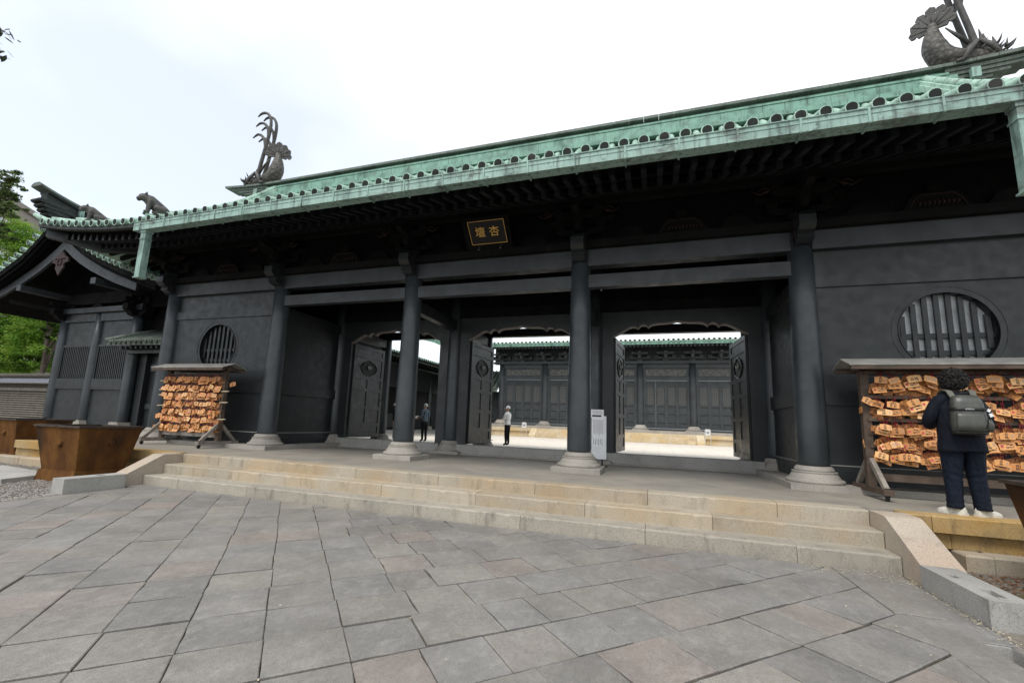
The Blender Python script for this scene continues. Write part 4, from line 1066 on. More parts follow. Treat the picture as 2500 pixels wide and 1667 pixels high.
for i in range(40):
    for (a, za), (b, zb) in zip(HP, HP[1:]):
        q = [(x, HE+d, lerp(HP, d)+hup(x)*max(0, 1-d/4)) for x, d in ((hxs[i], a), (hxs[i+1], a), (hxs[i+1], b), (hxs[i], b))]
        mb.add(q, [(0, 1, 2, 3)], 0, True)
    q = [(hxs[i], HE+.02, 7.02+hup(hxs[i])), (hxs[i+1], HE+.02, 7.02+hup(hxs[i+1]))]
    mb.add(q+[(q[1][0], HE+.02, q[1][2]-.22), (q[0][0], HE+.02, q[0][2]-.22)], [(0, 1, 2, 3)], 1)
    mb.add([(q[0][0], HE+.02, q[0][2]-.22), (q[1][0], HE+.02, q[1][2]-.22), (q[1][0], HY+.2, 7.35+hup(q[1][0])*.5), (q[0][0], HY+.2, 7.35+hup(q[0][0])*.5)], [(0, 1, 2, 3)], 2)
hroof = mb.build('roof', [M['greenhall'], M['green'], M['darkwood']], hall)
def hroll(x):
    path = [(0, HE-.07+d, lerp(HP, max(0, d))+.03+hup(x)*max(0, 1-d/4)) for d in (0, 1, 2.2, 3.6)]
    mb = MB().tube(path, .095, 8, True, 0, True, 1, (0, 0, 1), 1); p = path[0]
    mb.tube([(.1*cos(t), p[1]-.01, p[2]+.1*sin(t)) for t in [2*pi*i/10 for i in range(12)]], .016, 4, False); return mb.mesh('roof_tile_roll', [M['greenhall'], M['greenend']])
hr = hroll(.6); x = -14.9
while x < 14: link('roof_tile_roll', hr if abs(x-.6) < 9 else hroll(x), hroof, (x, 0, 0)); x += .322
hrf = MB().box(-.07, .07, 0, 1.9, -.08, .08).mesh('rafter', M['hallpaint'])
k = 0; x = -9.5
while x < 12: o = link('rafter', hrf, hall, (x, HE+.22, 6.74)); o.rotation_euler = (.2, 0, 0); x += .27
# hall steps with tan stones
for r_, (y0, z0, z1) in enumerate(((25.0, .40, .60), (24.72, .20, .40), (24.45, -.05, .20))):
    x = -5.1
    xs_ = [-5.1]; 
    while x < 6.0: x += rs.uniform(1.3, 1.75); xs_.append(min(x, 6.1))
    for a, b in zip(xs_, xs_[1:]):
        if b-a > .1: MB().box(a+.006, b-.006, y0, 25.4-.02*r_, z0, z1-.003, 0, .012).build('step_stone', M['hallstone'], hall)
for x0, x1 in ((-5.62, -5.11), (6.11, 6.62)):
    MB().prism([(24.4, -.1), (24.4, .08), (25.15, .60), (25.4, .60), (25.4, -.1)], 'x', x0, x1).build('cheek_ramp', M['hallstone'], hall)
for x0, x1 in ((-9.9, -5.63), (6.63, 15)):
    n = int((x1-x0)/1.4)
    for k in range(n):
        a, b = x0+(x1-x0)*k/n, x0+(x1-x0)*(k+1)/n
        MB().box(a+.006, b-.006, 25.02, 25.38, .36, .597, 0, .012).build('kerb_stone', M['hallstone'], hall)
    bx('kerb_foot', x0, x1, 25.14, 25.38, -.05, .36, 'hallstone', hall)
# lower side wing of the hall at its left end
bx('side_wing_wall', -13.6, -8.9, 27.0, 27.2, -.02, 3.5, 'beam', hall)
mb = MB(); mb.prism([(26.0, 3.6), (28.5, 5.4), (28.5, 5.25), (26.0, 3.42)], 'x', -13.8, -8.85); mb.build('side_wing_roof', M['greengrey'], hall)
for k in range(14): MB().tube([(-13.5+k*.34, 25.95, 3.62), (-13.5+k*.34, 28.4, 5.40)], .09, 6).build('roof_tile_roll', M['greengrey'], hall)
# ---------------------------------------------------------------- boundary wall at far left
bw = thing('boundary_wall', 'low boundary wall of stacked tile courses with blue-grey tiled coping', 'wall', (0, 0, 0))
bx('wall_body', -75, -18.9, 5.05, 5.4, -.6, 1.95, 'tilewall', bw)
for k in range(14): bx('tile_course', -75, -18.9, 4.985, 5.06, -.05+k*.115, -.05+k*.115+.045, 'plaster', bw)
bx('plaster_band', -75, -18.9, 4.95, 5.42, 1.58, 1.74, 'plaster', bw)
bx('coping_core', -75, -18.9, 4.9, 5.5, 1.76, 2.0, 'tilewall', bw)
rr = random.Random(2); mb = MB()
for row in range(4):
    for k in range(190):
        x = -56+k*.2+(.1 if row % 2 else 0); y = 4.66+row*.16; z = 1.98+row*.085
        mb.prism([(x, y), (x+.105, y+.075), (x, y+.2), (x-.105, y+.075)], 'z', z-.012, z+.012)
        n8 = len(mb.v)-8
        for q in range(n8, n8+8): v = mb.v[q]; mb.v[q] = (v[0], v[1], v[2]+(v[1]-y)*.45)
o = mb.build('coping_tiles', M['bluegrey'], bw); o['kind'] = 'stuff'
MB().add([(-75, 4.62, 1.93), (-18.9, 4.62, 1.93), (-18.9, 5.22, 2.26), (-75, 5.22, 2.26)], [(0, 1, 2, 3)]).build('coping_bed', M['tilewall'], bw)
MB().tube([(-75, 5.22, 2.38), (-18.9, 5.22, 2.38)], .13, 10).build('coping_ridge', M['tilewall'], bw)
# ---------------------------------------------------------------- far city block
fb = thing('city_building', 'brown-grey city building with white framed windows behind the trees', 'building', (-69.45, 23.7, 0), radians(-54))
bx('wall', -30, 40, -12, 0, -1, 23.4, 'concrete', fb)
bx('parapet', -30.3, 40.3, -12.3, .25, 23.4, 24.0, 'concrete', fb)
for r_ in range(4):
    for k in range(14):
        w = bx('window', -8+k*2.6, -5.9+k*2.6, -.1, .06, 19.7-r_*3.6, 21.3-r_*3.6, 'white', fb)
        for q in range(2): bx('pane', -7.9+k*2.6+q*.98, -7.0+k*2.6+q*.98, .0, .08, 19.85-r_*3.6, 21.15-r_*3.6, 'farglass', w)
# ---------------------------------------------------------------- trees
def tree(name, label, base, top, blobs, n, size, mat, seed, lim=7, droop=0, r0=.22, leaf='leaf'):
    r = random.Random(seed); t = thing(name, label, 'tree', base)
    B = Vector(base); mb = MB(); T = Vector(top)-B
    mb.tube([(0, 0, -.1), T*.35+Vector((.1, 0, 0)), T*.7, T], [r0, r0*.8, r0*.5, r0*.15], 8)
    for k in range(lim):
        c = Vector(r.choice(blobs)[0])-B; s0 = T*r.uniform(.35, .8)
        mb.tube([s0, s0.lerp(c, .5)+Vector((0, 0, .2)), c], [r0*.35, r0*.22, .02], 6)
    mb.build('trunk', M['bark'], t)
    mb = MB(); tot = sum(b[1][0]*b[1][1]*b[1][2] for b in blobs)
    for c, d in blobs:
        c = Vector(c)-B; k = int(n*d[0]*d[1]*d[2]/tot)
        subs = [(Vector((r.gauss(0, .5), r.gauss(0, .5), r.gauss(0, .5))), r.uniform(.18, .36)) for _ in range(max(6, k//160))]
        for _ in range(k):
            sc_, sr = r.choice(subs); p = sc_+Vector((r.gauss(0, 1), r.gauss(0, 1), r.gauss(0, .55)))*sr*.55
            if p.length > 1.25: continue
            p = c+Vector((p.x*d[0], p.y*d[1], p.z*d[2])); s = size*r.uniform(.6, 1.4)
            R = Matrix.Rotation(r.uniform(0, 2*pi), 3, 'Z') @ Matrix.Rotation(r.gauss(0, .6)-droop, 3, 'X') @ Matrix.Rotation(r.gauss(0, .5), 3, 'Y')
            mb.add([p+R @ Vector(q) for q in ((-s*.5, 0, 0), (0, -s*.32, -s*.05), (s*.6, 0, -s*.12), (0, s*.32, -s*.05))], [(0, 1, 2, 3)])
    o = mb.build('crown', mat, t); return t
tree('maple_tree', 'bright green maple tree filling the space under the corridor eaves behind the wall', (-39.5, 10.5, -.5), (-39.5, 10.5, 8.5),
     [((-42.5, 10, 8.4), (2.6, 2.4, 1.7)), ((-39.2, 10, 8.0), (2.4, 2.4, 1.5)), ((-39.9, 10, 6.4), (2.8, 2.2, 1.5)), ((-37.3, 10, 6.3), (2.4, 2.2, 1.5)), ((-42.3, 9.6, 5.4), (2.8, 2.2, 1.5)), ((-38.7, 9.4, 4.5), (2.8, 2.2, 1.4)), ((-36.0, 9.6, 4.4), (2.2, 2.0, 1.3)), ((-40, 9, 3.4), (3, 2, 1.2)), ((-34.5, 10.5, 5.6), (2.2, 2, 1.6)), ((-43, 9.4, 3.6), (2.4, 2, 1.2))], 90000, .135, M['maple'], 21, 12)
tree('maple_tree', 'yellow-green maple crown at the left edge above the corridor roof', (-44.6, 12, -.5), (-44.6, 11, 12),
     [((-44.9, 10, 14.2), (2.2, 2.0, 1.5)), ((-42.2, 10.2, 12.9), (1.7, 1.8, 1.2)), ((-42.9, 10.2, 11.4), (1.8, 1.8, 1.2)), ((-44.4, 10, 11.3), (2.2, 2.0, 1.4)), ((-42.0, 10, 10.2), (2.0, 2.0, 1.1)), ((-45, 10, 9.6), (2.4, 2, 1.4))], 52000, .135, M['maple'], 22, 9)
tree('cypress_tree', 'dark wispy conifer branches at the left edge above the maple', (-37.6, 6, -.5), (-37.4, 6, 15.6),
     [((-36.3, 6, 15.0), (1.5, .9, .5)), ((-35.2, 6, 15.3), (1.1, .7, .22)), ((-36.3, 6, 14.1), (1.5, .9, .6)), ((-35.1, 6, 14.3), (1.0, .6, .3)), ((-36.2, 6, 12.9), (1.5, 1, .6)), ((-35.0, 6, 13.2), (.9, .6, .3)), ((-36.4, 6, 11.9), (1.5, 1, .6))], 11000, .13, M['conifer'], 23, 10, .3, .12)
tree('camellia_bush', 'dull dark green shrub top between the maple and the corridor wall', (-34.2, 8.8, -.5), (-34.4, 8.8, 6.6),
     [((-34.9, 8.8, 7.4), (1.3, 1.1, .65)), ((-33.9, 8.8, 6.7), (1.2, 1.0, .6)), ((-33.2, 9, 5.8), (1.3, 1, .7))], 9000, .12, M['darkleaf'], 24)
t = thing('cherry_tree', 'dark leafy twig hanging into the top left corner of the picture', 'tree', (-15.5, -7.5, -.55))
mb = MB(); mb.tube([(0, 0, 0), (.2, .2, 4), (.8, .8, 8), (1.6, 1.8, 10.5)], [.22, .18, .11, .05], 8); mb.tube([(.8, .8, 8), (2.0, 2.4, 10.4), (3.1, 3.35, 11.0), (3.75, 3.5, 10.6)], [.06, .035, .014, .006], 6)
mb.tube([(2.9, 3.2, 10.98), (3.4, 3.45, 10.45), (3.7, 3.5, 10.05)], [.012, .008, .004], 5); mb.build('trunk', M['bark'], t)
mb = MB(); r = random.Random(8)
for (a, b) in (((3.0, 3.3, 11.0), (3.8, 3.5, 10.55)), ((2.9, 3.2, 10.9), (3.7, 3.5, 10.05)), ((1.0, 1.2, 8.8), (3.0, 3.3, 10.9))):
    for _ in range(26):
        p = Vector(a).lerp(Vector(b), r.random())+Vector((r.gauss(0, .10), r.gauss(0, .10), r.gauss(-.05, .08))); s = r.uniform(.07, .13)
        R = Matrix.Rotation(r.uniform(0, 6.3), 3, 'Z') @ Matrix.Rotation(r.uniform(.2, 1.2), 3, 'Y')
        mb.add([p+R @ Vector(q) for q in ((-s, 0, 0), (-.3*s, .36*s, 0), (.4*s, .3*s, 0), (s, 0, 0), (.4*s, -.3*s, 0), (-.3*s, -.36*s, 0))], [(0, 1, 2, 3, 4, 5)])
mb.build('crown', M['twigleaf'], t)
# ---------------------------------------------------------------- skin and text helpers
def skin(joints, edges, mats, pick, root, sub=2, name='body'):
    names = list(joints); idx = {k: i for i, k in enumerate(names)}
    me = bpy.data.meshes.new('tmp'); me.from_pydata([joints[k][0] for k in names], [(idx[a], idx[b]) for a, b in edges], [])
    o = bpy.data.objects.new('tmp', me); COL.objects.link(o)
    o.modifiers.new('s', 'SKIN'); sv = me.skin_vertices[0].data
    for k in names:
        r = joints[k][1]; sv[idx[k]].radius = r if isinstance(r, tuple) else (r, r); sv[idx[k]].use_root = (k == root)
    m = o.modifiers.new('u', 'SUBSURF'); m.levels = sub; m.render_levels = sub
    dg = bpy.context.evaluated_depsgraph_get(); dg.update()
    out = bpy.data.meshes.new_from_object(o.evaluated_get(dg)); bpy.data.objects.remove(o); bpy.data.meshes.remove(me)
    out.name = name; out.materials.clear()
    for m in mats: out.materials.append(m)
    for p in out.polygons: p.use_smooth = True; p.material_index = pick(p.center)
    return out
def text_geo(body, size, bold=0):
    c = bpy.data.curves.new('t', 'FONT'); c.body = body; c.size = size; c.align_x = 'CENTER'; c.align_y = 'CENTER'; c.offset = bold; c.resolution_u = 2
    o = bpy.data.objects.new('t', c); COL.objects.link(o); dg = bpy.context.evaluated_depsgraph_get(); dg.update()
    me = bpy.data.meshes.new_from_object(o.evaluated_get(dg)); v = [tuple(q.co) for q in me.vertices]; f = [tuple(p.vertices) for p in me.polygons]
    bpy.data.objects.remove(o); bpy.data.curves.remove(c); bpy.data.meshes.remove(me)
    return v, f
def sup(w, d, e=2.6, n=20):      # superellipse ring
    out = []
    for i in range(n):
        a = 2*pi*i/n; c, s = cos(a), sin(a)
        out.append((w*abs(c)**(2/e)*(1 if c >= 0 else -1), d*abs(s)**(2/e)*(1 if s >= 0 else -1)))
    return out
def loft(mb, rings, mi=0, e=2.6, n=20, M4=None):   # rings: (z, w, d, cx, cy)
    vs = []
    for z, w, d, cx, cy in rings: vs += [(cx+x, cy+y, z) for x, y in sup(w, d, e, n)]
    k = len(rings); fs = [(i*n+j, i*n+(j+1) % n, (i+1)*n+(j+1) % n, (i+1)*n+j) for i in range(k-1) for j in range(n)]
    fs += [tuple(range(n))[::-1], tuple(range((k-1)*n, k*n))]
    if M4 is not None: vs = [M4 @ Vector(v) for v in vs]
    mb.add(vs, fs, mi, True); return mb
# ---------------------------------------------------------------- name plaque over the middle bay
plq = thing('name_plaque', 'black plaque with two gold characters hung over the middle bay', 'plaque', (0, -.25, 4.88))
TL = Matrix.Rotation(radians(90-43.8), 4, 'X')      # lies in its own xy plane, then leans out over the steps
TL = Matrix(((1, 0, 0, 0), (0, -.692, -.722, 0), (0, .722, -.692, 0), (0, 0, 0, 1))).to_4x4()
# local x right, local y up the board; board normal = towards viewer and down
def PL(x, y, d=0): return Vector((x, -.692*y-.722*d, .722*y-.692*d))
def plbox(name, x0, x1, y0, y1, d0, d1, mat, parent):
    vs = [PL(x, y, d) for d in (d0, d1) for x, y in ((x0, y0), (x1, y0), (x1, y1), (x0, y1))]
    return MB().add(vs, [(3, 2, 1, 0), (4, 5, 6, 7), (0, 1, 5, 4), (1, 2, 6, 5), (2, 3, 7, 6), (3, 0, 4, 7)]).build(name, M[mat], parent)
plbox('board', -.43, .43, -.01, .545, -.04, 0, 'lacquer', plq)
for a in ((-.422, -.413, 0, .535), (.413, .422, 0, .535), (-.413, .413, 0, .009), (-.413, .413, .526, .535)): plbox('gold_line', *a, .0005, .006, 'gold', plq)
for sg in (-1, 1):
    MB().add([PL(sg*.43, -.01, -.03), PL(sg*.43, .545, -.03), PL(sg*.53, .60, .05), PL(sg*.54, -.12, .05), PL(sg*.43, -.01, -.06), PL(sg*.43, .545, -.06), PL(sg*.56, .63, .02), PL(sg*.54, -.12, .02)], [(0, 1, 2, 3), (4, 5, 6, 7), (0, 1, 5, 4), (1, 2, 6, 5), (2, 3, 7, 6), (3, 0, 4, 7)]).build('frame', M['brkt'], plq)
for y0, y1 in ((-.01, -.12), (.545, .63)):
    MB().add([PL(-.43, y0, -.03), PL(.43, y0, -.03), PL(.55, y1, .05), PL(-.55, y1, .05), PL(-.43, y0, -.06), PL(.43, y0, -.06), PL(.55, y1, .02), PL(-.55, y1, .02)], [(0, 1, 2, 3), (4, 5, 6, 7), (0, 1, 5, 4), (1, 2, 6, 5), (2, 3, 7, 6), (3, 0, 4, 7)]).build('frame', M['brkt'], plq)
for sg in (-1, 1): MB().tube([PL(sg*.26, -.05, 0), PL(sg*.26, -.12, .0)-Vector((0, 0, .02)), Vector((sg*.26, -.02, -.13))], .022, 6).build('hook', M['bronze'], plq)
for ch, cx in (('壇', -.165), ('杏', .165)):
    v, f = text_geo(ch, .245, .0005)
    vs = [PL(cx+x, .265+y, .006) for x, y, z in v]+[PL(cx+x, .265+y, .0015) for x, y, z in v]
    MB().add(vs, f).build('character', M['gold'], plq)
# ---------------------------------------------------------------- roof statues
def smooth_path(P_, R_, k=4):
    P_ = [Vector(p) for p in P_]; out, rad = [], []
    for i in range(len(P_)-1):
        p0, p1, p2, p3 = P_[max(0, i-1)], P_[i], P_[i+1], P_[min(len(P_)-1, i+2)]
        for j in range(k):
            t = j/k; out.append(.5*((2*p1)+(p2-p0)*t+(2*p0-5*p1+4*p2-p3)*t*t+(3*p1-p0-3*p2+p3)*t**3)); rad.append(R_[i]+(R_[i+1]-R_[i])*t)
    return out+[P_[-1]], rad+[R_[-1]]
def fish(s, label):
    t = thing('dragon_fish_statue', label, 'statue', (s*10.12, YM, 9.17)); t.scale = (1, 1, 1) if s < 0 else (.90, .9, .98)
    X = lambda x: s*(x-10.1)
    Z = lambda z: z-9.2
    mb = MB()
    mb.tube(*smooth_path([(X(10.95), 0, Z(9.34)), (X(10.75), 0, Z(9.40)), (X(10.4), 0, Z(9.42)), (X(10.05), 0, Z(9.46)), (X(9.76), 0, Z(9.58)), (X(9.62), 0, Z(9.85)), (X(9.60), 0, Z(10.12)), (X(9.62), 0, Z(10.32)), (X(9.64), 0, Z(10.48))], [.09, .17, .21, .24, .27, .255, .19, .125, .09], 3), 16, True, 0, True)
    b = mb.build('body', SCALES, t)
    mb = MB()      # fan tail
    FR = Matrix.Rotation(s*radians(-36), 3, 'Z')
    for k in range(7):
        a = radians(-84+28*k); c = Vector((0, 0, 0)); d = Vector((sin(a), 0, cos(a))); p = Vector((d.z, 0, -d.x)); L = .56-.03*abs(k-3)
        for q in (-1, 1):
            pass
        pts = [c-p*.05, c+d*L*.3-p*.09, c+d*L*.56-p*.125, c+d*L*.66-p*.06, c+d*L*.72-p*.105, c+d*L*.88-p*.10, c+d*L, c+d*L*.88+p*.10, c+d*L*.72+p*.105, c+d*L*.66+p*.06, c+d*L*.56+p*.125, c+d*L*.3+p*.09, c+p*.05]
        n = len(pts); vs = [(v.x, -.028+.004*(k % 2), v.z) for v in pts]+[(v.x, .028-.004*(k % 2), v.z) for v in pts]
        mb.add(vs, [tuple(range(n)), tuple(range(n, 2*n))[::-1]]+[(i, (i+1) % n, n+(i+1) % n, n+i) for i in range(n)])
        mb.tube([c+Vector((0, -.03, 0)), c+d*L*.9+Vector((0, -.03, 0))], [.018, .008], 5); 
    mb.xf(Matrix.Translation((X(9.63), 0, Z(10.40))) @ FR.to_4x4()); mb.build('tail_fan', M['bronze'], t)
    for sy in (-1, 1):
        mb = MB(); y = sy*.13
        mb.tube(*smooth_path([(X(10.38), y*.8, Z(9.55)), (X(10.30), y, Z(10.0)), (X(10.16), y, Z(10.7)), (X(10.04), y, Z(11.35)), (X(10.03), y, Z(11.75)), (X(10.12), y, Z(12.02)), (X(10.32), y, Z(12.2)), (X(10.55), y, Z(12.22)), (X(10.72), y, Z(12.12))], [.085, .07, .065, .06, .055, .05, .05, .045, .02]), 8)
        mb.tube(*smooth_path([(X(10.08), y, Z(11.15)), (X(10.14), y, Z(11.5)), (X(10.32), y, Z(11.74)), (X(10.55), y, Z(11.82)), (X(10.76), y, Z(11.72))], [.05, .055, .05, .045, .02]), 8)
        mb.tube(*smooth_path([(X(10.16), y, Z(10.72)), (X(10.24), y, Z(11.05)), (X(10.42), y, Z(11.28)), (X(10.62), y, Z(11.36)), (X(10.84), y, Z(11.26))], [.05, .055, .05, .045, .02]), 8)
        mb.build('water_spout', M['bronze'], t)
        mb = MB(); mb.tube([(X(10.35), sy*.22, Z(9.72)), (X(10.15), sy*.30, Z(9.5)), (X(9.98), sy*.36, Z(9.22))], [.05, .075, .05], 8); mb.tube([(X(9.98), sy*.36, Z(9.22)), (X(9.82), sy*.36, Z(9.2))], [.05, .03], 6)
        mb.tube([(X(10.4), sy*.2, Z(9.75)), (X(10.6), sy*.27, Z(9.5)), (X(10.72), sy*.3, Z(9.22))], [.045, .065, .04], 8)
        mb.tube([(X(10.2), sy*.2, Z(9.7)), (X(9.95), sy*.24, Z(9.95)), (X(9.78), sy*.2, Z(10.2))], [.05, .04, .015], 6)
        mb.build('limb', M['bronze'], t)
    r = random.Random(9); mb = MB()
    for _ in range(46):
        a = Vector((X(r.uniform(10.35, 10.95)), r.uniform(-.2, .2), Z(r.uniform(9.25, 9.65)))); d = Vector((s*r.uniform(.2, 1), r.uniform(-.6, .6), r.uniform(-.1, .9))).normalized()
        mb.tube([a, a+d*.12, a+d*.2+Vector((0, 0, .05))], [.035, .025, .004], 5)
    for x, h in ((10.55, .42), (10.72, .3), (10.48, .55)): mb.tube([(X(x), 0, Z(9.55)), (X(x+.1), .03, Z(9.55+h*.6)), (X(x+.05), 0, Z(9.6+h))], [.06, .05, .01], 6)
    mb.build('mane', M['bronze'], t)
def scale_mat():
    t = NT('bronze_scales'); v = t.n('ShaderNodeTexVoronoi'); v.inputs['Scale'].default_value = 11; t.l(t.pos, v.inputs['Vector'])
    col = t.ramp(v.outputs['Distance'], [(.1, (.13, .12, .105)), (.6, (.05, .047, .042))]); t.bump(v.outputs['Distance'], .7, .03)
    return t.fin(col, .6, .4)
SCALES = scale_mat()
fish(-1, 'bronze dragon-fish statue spouting tall hooked jets at the left ridge end')
fish(1, 'large bronze dragon-fish statue with fanned tail at the right ridge end')
def tiger(loc, rz, sc, label, seed):
    t = thing('beast_statue', label, 'statue', loc, rz)
    mb = MB()
    def cap(p, q, r0, r1):
        p, q = Vector(p), Vector(q); mb.tube([p, p.lerp(q, .5), q], [r0, (r0+r1)/2, r1], 10)
        for c, r in ((p, r0), (q, r1)): mb.lathe([(.01*r, -r), (.5*r, -.866*r), (.866*r, -.5*r), (r, 0), (.866*r, .5*r), (.5*r, .866*r), (.01*r, r)], 10, c)
    cap((-.26, 0, .21), (-.06, 0, .34), .185, .19); cap((-.06, 0, .34), (.12, 0, .47), .19, .185); cap((.12, 0, .47), (.27, 0, .54), .17, .135)
    cap((.27, 0, .54), (.33, 0, .53), .135, .125); cap((.33, 0, .51), (.43, 0, .46), .09, .07); cap((.42, 0, .42), (.44, 0, .44), .055, .05)
    for y in (-1, 1):
        cap((.12, y*.115, .42), (.15, y*.115, .20), .095, .068); cap((.15, y*.115, .20), (.16, y*.115, .06), .066, .058); cap((.16, y*.115, .05), (.23, y*.115, .045), .058, .05)
        cap((-.22, y*.13, .20), (-.06, y*.185, .22), .14, .10); cap((-.06, y*.185, .20), (-.13, y*.19, .08), .085, .055); cap((-.13, y*.19, .05), (.02, y*.19, .045), .052, .05)
        cap((.26, y*.10, .64), (.25, y*.115, .69), .042, .022); cap((.41, y*.05, .53), (.42, y*.05, .53), .022, .018)
    cap((-.40, 0, .10), (-.46, .08, .12), .05, .04); cap((-.46, .08, .12), (-.42, .16, .20), .04, .025)
    tmp = link('tmp', mb.mesh('tmp', M['bronze'])); rm_ = tmp.modifiers.new('r', 'REMESH'); rm_.mode = 'VOXEL'; rm_.voxel_size = .016; sm_ = tmp.modifiers.new('s', 'SMOOTH'); sm_.iterations = 4; sm_.factor = .5
    dg = bpy.context.evaluated_depsgraph_get(); dg.update(); me = bpy.data.meshes.new_from_object(tmp.evaluated_get(dg)); bpy.data.objects.remove(tmp)
    for p in me.polygons: p.use_smooth = True
    me.materials.clear(); me.materials.append(M['bronze'])
    o = link('body', me, t); o.scale = (sc, sc, sc)
    MB().box(-.40*sc, .20*sc, -.12*sc, .12*sc, -.26, .01).build('pedestal', M['greenroof'], t)
tiger((-9.56, -1.36, 6.16), radians(-118), .84, 'bronze beast crouching on the roof nearest the gutter end', 1)
tiger((-11.38, -1.72, 5.97), radians(-122), .72, 'smaller bronze beast looking out below the upswept ridge at far left', 2)
# ---------------------------------------------------------------- iron planters
def planter(label, x, y, rz=0):
    t = thing('iron_planter', label, 'planter', (x, y, -.55), rz)
    def fr(z0, z1, a, b): return [(sx*k, sy*k, z) for z, k in ((z0, a), (z1, b)) for sx, sy in ((-1, -1), (1, -1), (1, 1), (-1, 1))]
    F = [(3, 2, 1, 0), (0, 1, 5, 4), (1, 2, 6, 5), (2, 3, 7, 6), (3, 0, 4, 7)]
    MB().add(fr(.0, .21, .52, .49), F+[(4, 5, 6, 7)]).build('pedestal', M['rust'], t)
    MB().add(fr(.205, 1.03, .46, .595), F).build('body', M['rust'], t)
    MB().add(fr(.26, 1.03, .43, .565), [(0, 1, 2, 3), (4, 5, 1, 0), (5, 6, 2, 1), (6, 7, 3, 2), (7, 4, 0, 3)]).build('inner_wall', M['rustdark'], t)
    mb = MB()
    for a in range(4):
        R_ = Matrix.Rotation(a*pi/2, 4, 'Z'); mb.box(-.625, .625, -.625, -.545, 1.03, 1.068, 0, 0, R_) if a % 2 == 0 else mb.box(-.545, .545, -.625, -.545, 1.03, 1.068, 0, 0, R_)
    mb.build('rim', M['rustdark'], t)
    for a in range(4):
        mb = MB(); mb.tube([(.075*cos(q), 0, .075*sin(q)) for q in [2*pi*i/16 for i in range(18)]], .012, 5, False); mb.lathe([(.06, 0), (.05, .012)], 14).xf(Matrix.Rotation(pi/2, 4, 'X'), len(mb.v)-28)
        o = mb.build('crest', M['rust'], t, rz=a*pi/2); k = .46+.135*(.74-.205)/.825
        o.matrix_local = Matrix.Rotation(a*pi/2, 4, 'Z') @ Matrix.Translation((.05, -k-.006, .74)) @ Matrix.Rotation(-.162, 4, 'X')
planter('rusty square iron planter nearest the left cheek ramp', -7.49, -3.12, radians(4))
planter('rusty iron planter cut by the left picture edge behind another', -12.25, -1.80)
planter('rusty iron planter cut by the right picture edge beside the standing visitor', 7.50, -3.63)
# ---------------------------------------------------------------- votive tablet racks
def rack(x0, x1, y, rails, label, left):
    t = thing('tablet_rack', label, 'rack', ((x0+x1)/2, y, 0)); c = (x0+x1)/2; a, b = x0-c, x1-c
    posts = [a, b]
    for px in posts:
        bx('post', px-.055, px+.055, -.05, .05, .13, 1.97, 'oldwood', t)
        ft_ = bx('foot', px-.06, px+.06, -.56, .56, .085, .165, 'oldwood' if not left else 'greywood', t)
        for sy in (-1, 1):
            MB().bar((px, sy*.06, .56), (px, sy*.48, .16), .06, .075).build('brace', M['greywood'], t)
            mb = MB().lathe([(.04, -.015), (.04, .015)], 12).xf(Matrix.Translation((px, sy*.49, .04)) @ Matrix.Rotation(pi/2, 4, 'Y')); mb.box(px-.03, px+.03, sy*.49-.03, sy*.49+.03, .06, .09); mb.build('caster', M['black_rubber'], t)
    bx('bottom_beam', a, b, -.045, .045, .25, .36, 'oldwood' if not left else 'greywood', t)
    bx('top_beam', a-.12, b+.12, -.05, .05, 1.93, 2.02, 'oldwood', t)
    for z in rails: bx('rail', a, b, -.075, -.03, z-.025, z+.025, 'oldwood', t); bx('rail', a, b, .03, .075, z-.025, z+.025, 'oldwood', t)
    for sy in (-1, 1):
        mb = MB(); mb.add([(a-.28, 0, 2.13), (b+.28, 0, 2.13), (b+.28, sy*.36, 2.00), (a-.28, sy*.36, 2.00), (a-.28, 0, 2.115), (b+.28, 0, 2.115), (b+.28, sy*.36, 1.985), (a-.28, sy*.36, 1.985)], [(0, 1, 2, 3), (7, 6, 5, 4), (0, 4, 5, 1), (1, 5, 6, 2), (2, 6, 7, 3), (3, 7, 4, 0)])
        mb.build('roof_sheet', M['rackroof'], t)
        bx('eave_board', a-.26, b+.26, sy*.32-.03, sy*.32+.03, 1.925, 1.985, 'oldwood', t)
    for px in (a, b, 0): MB().bar((px, -.33, 1.97), (px, .33, 1.97), .05, .05).build('rafter', M['oldwood'], t)
    return t
RL = [1.83, 1.61, 1.41, 1.19, .99, .79, .60]; RR = [1.90, 1.52, 1.17, .97, .77]
rackL = rack(-8.93, -6.93, -.66, RL, 'small roofed timber rack crowded with votive tablets at left', True)
rackR = rack(6.60, 9.35, -.70, RR, 'long roofed timber rack of votive tablets cut by the right edge', False)
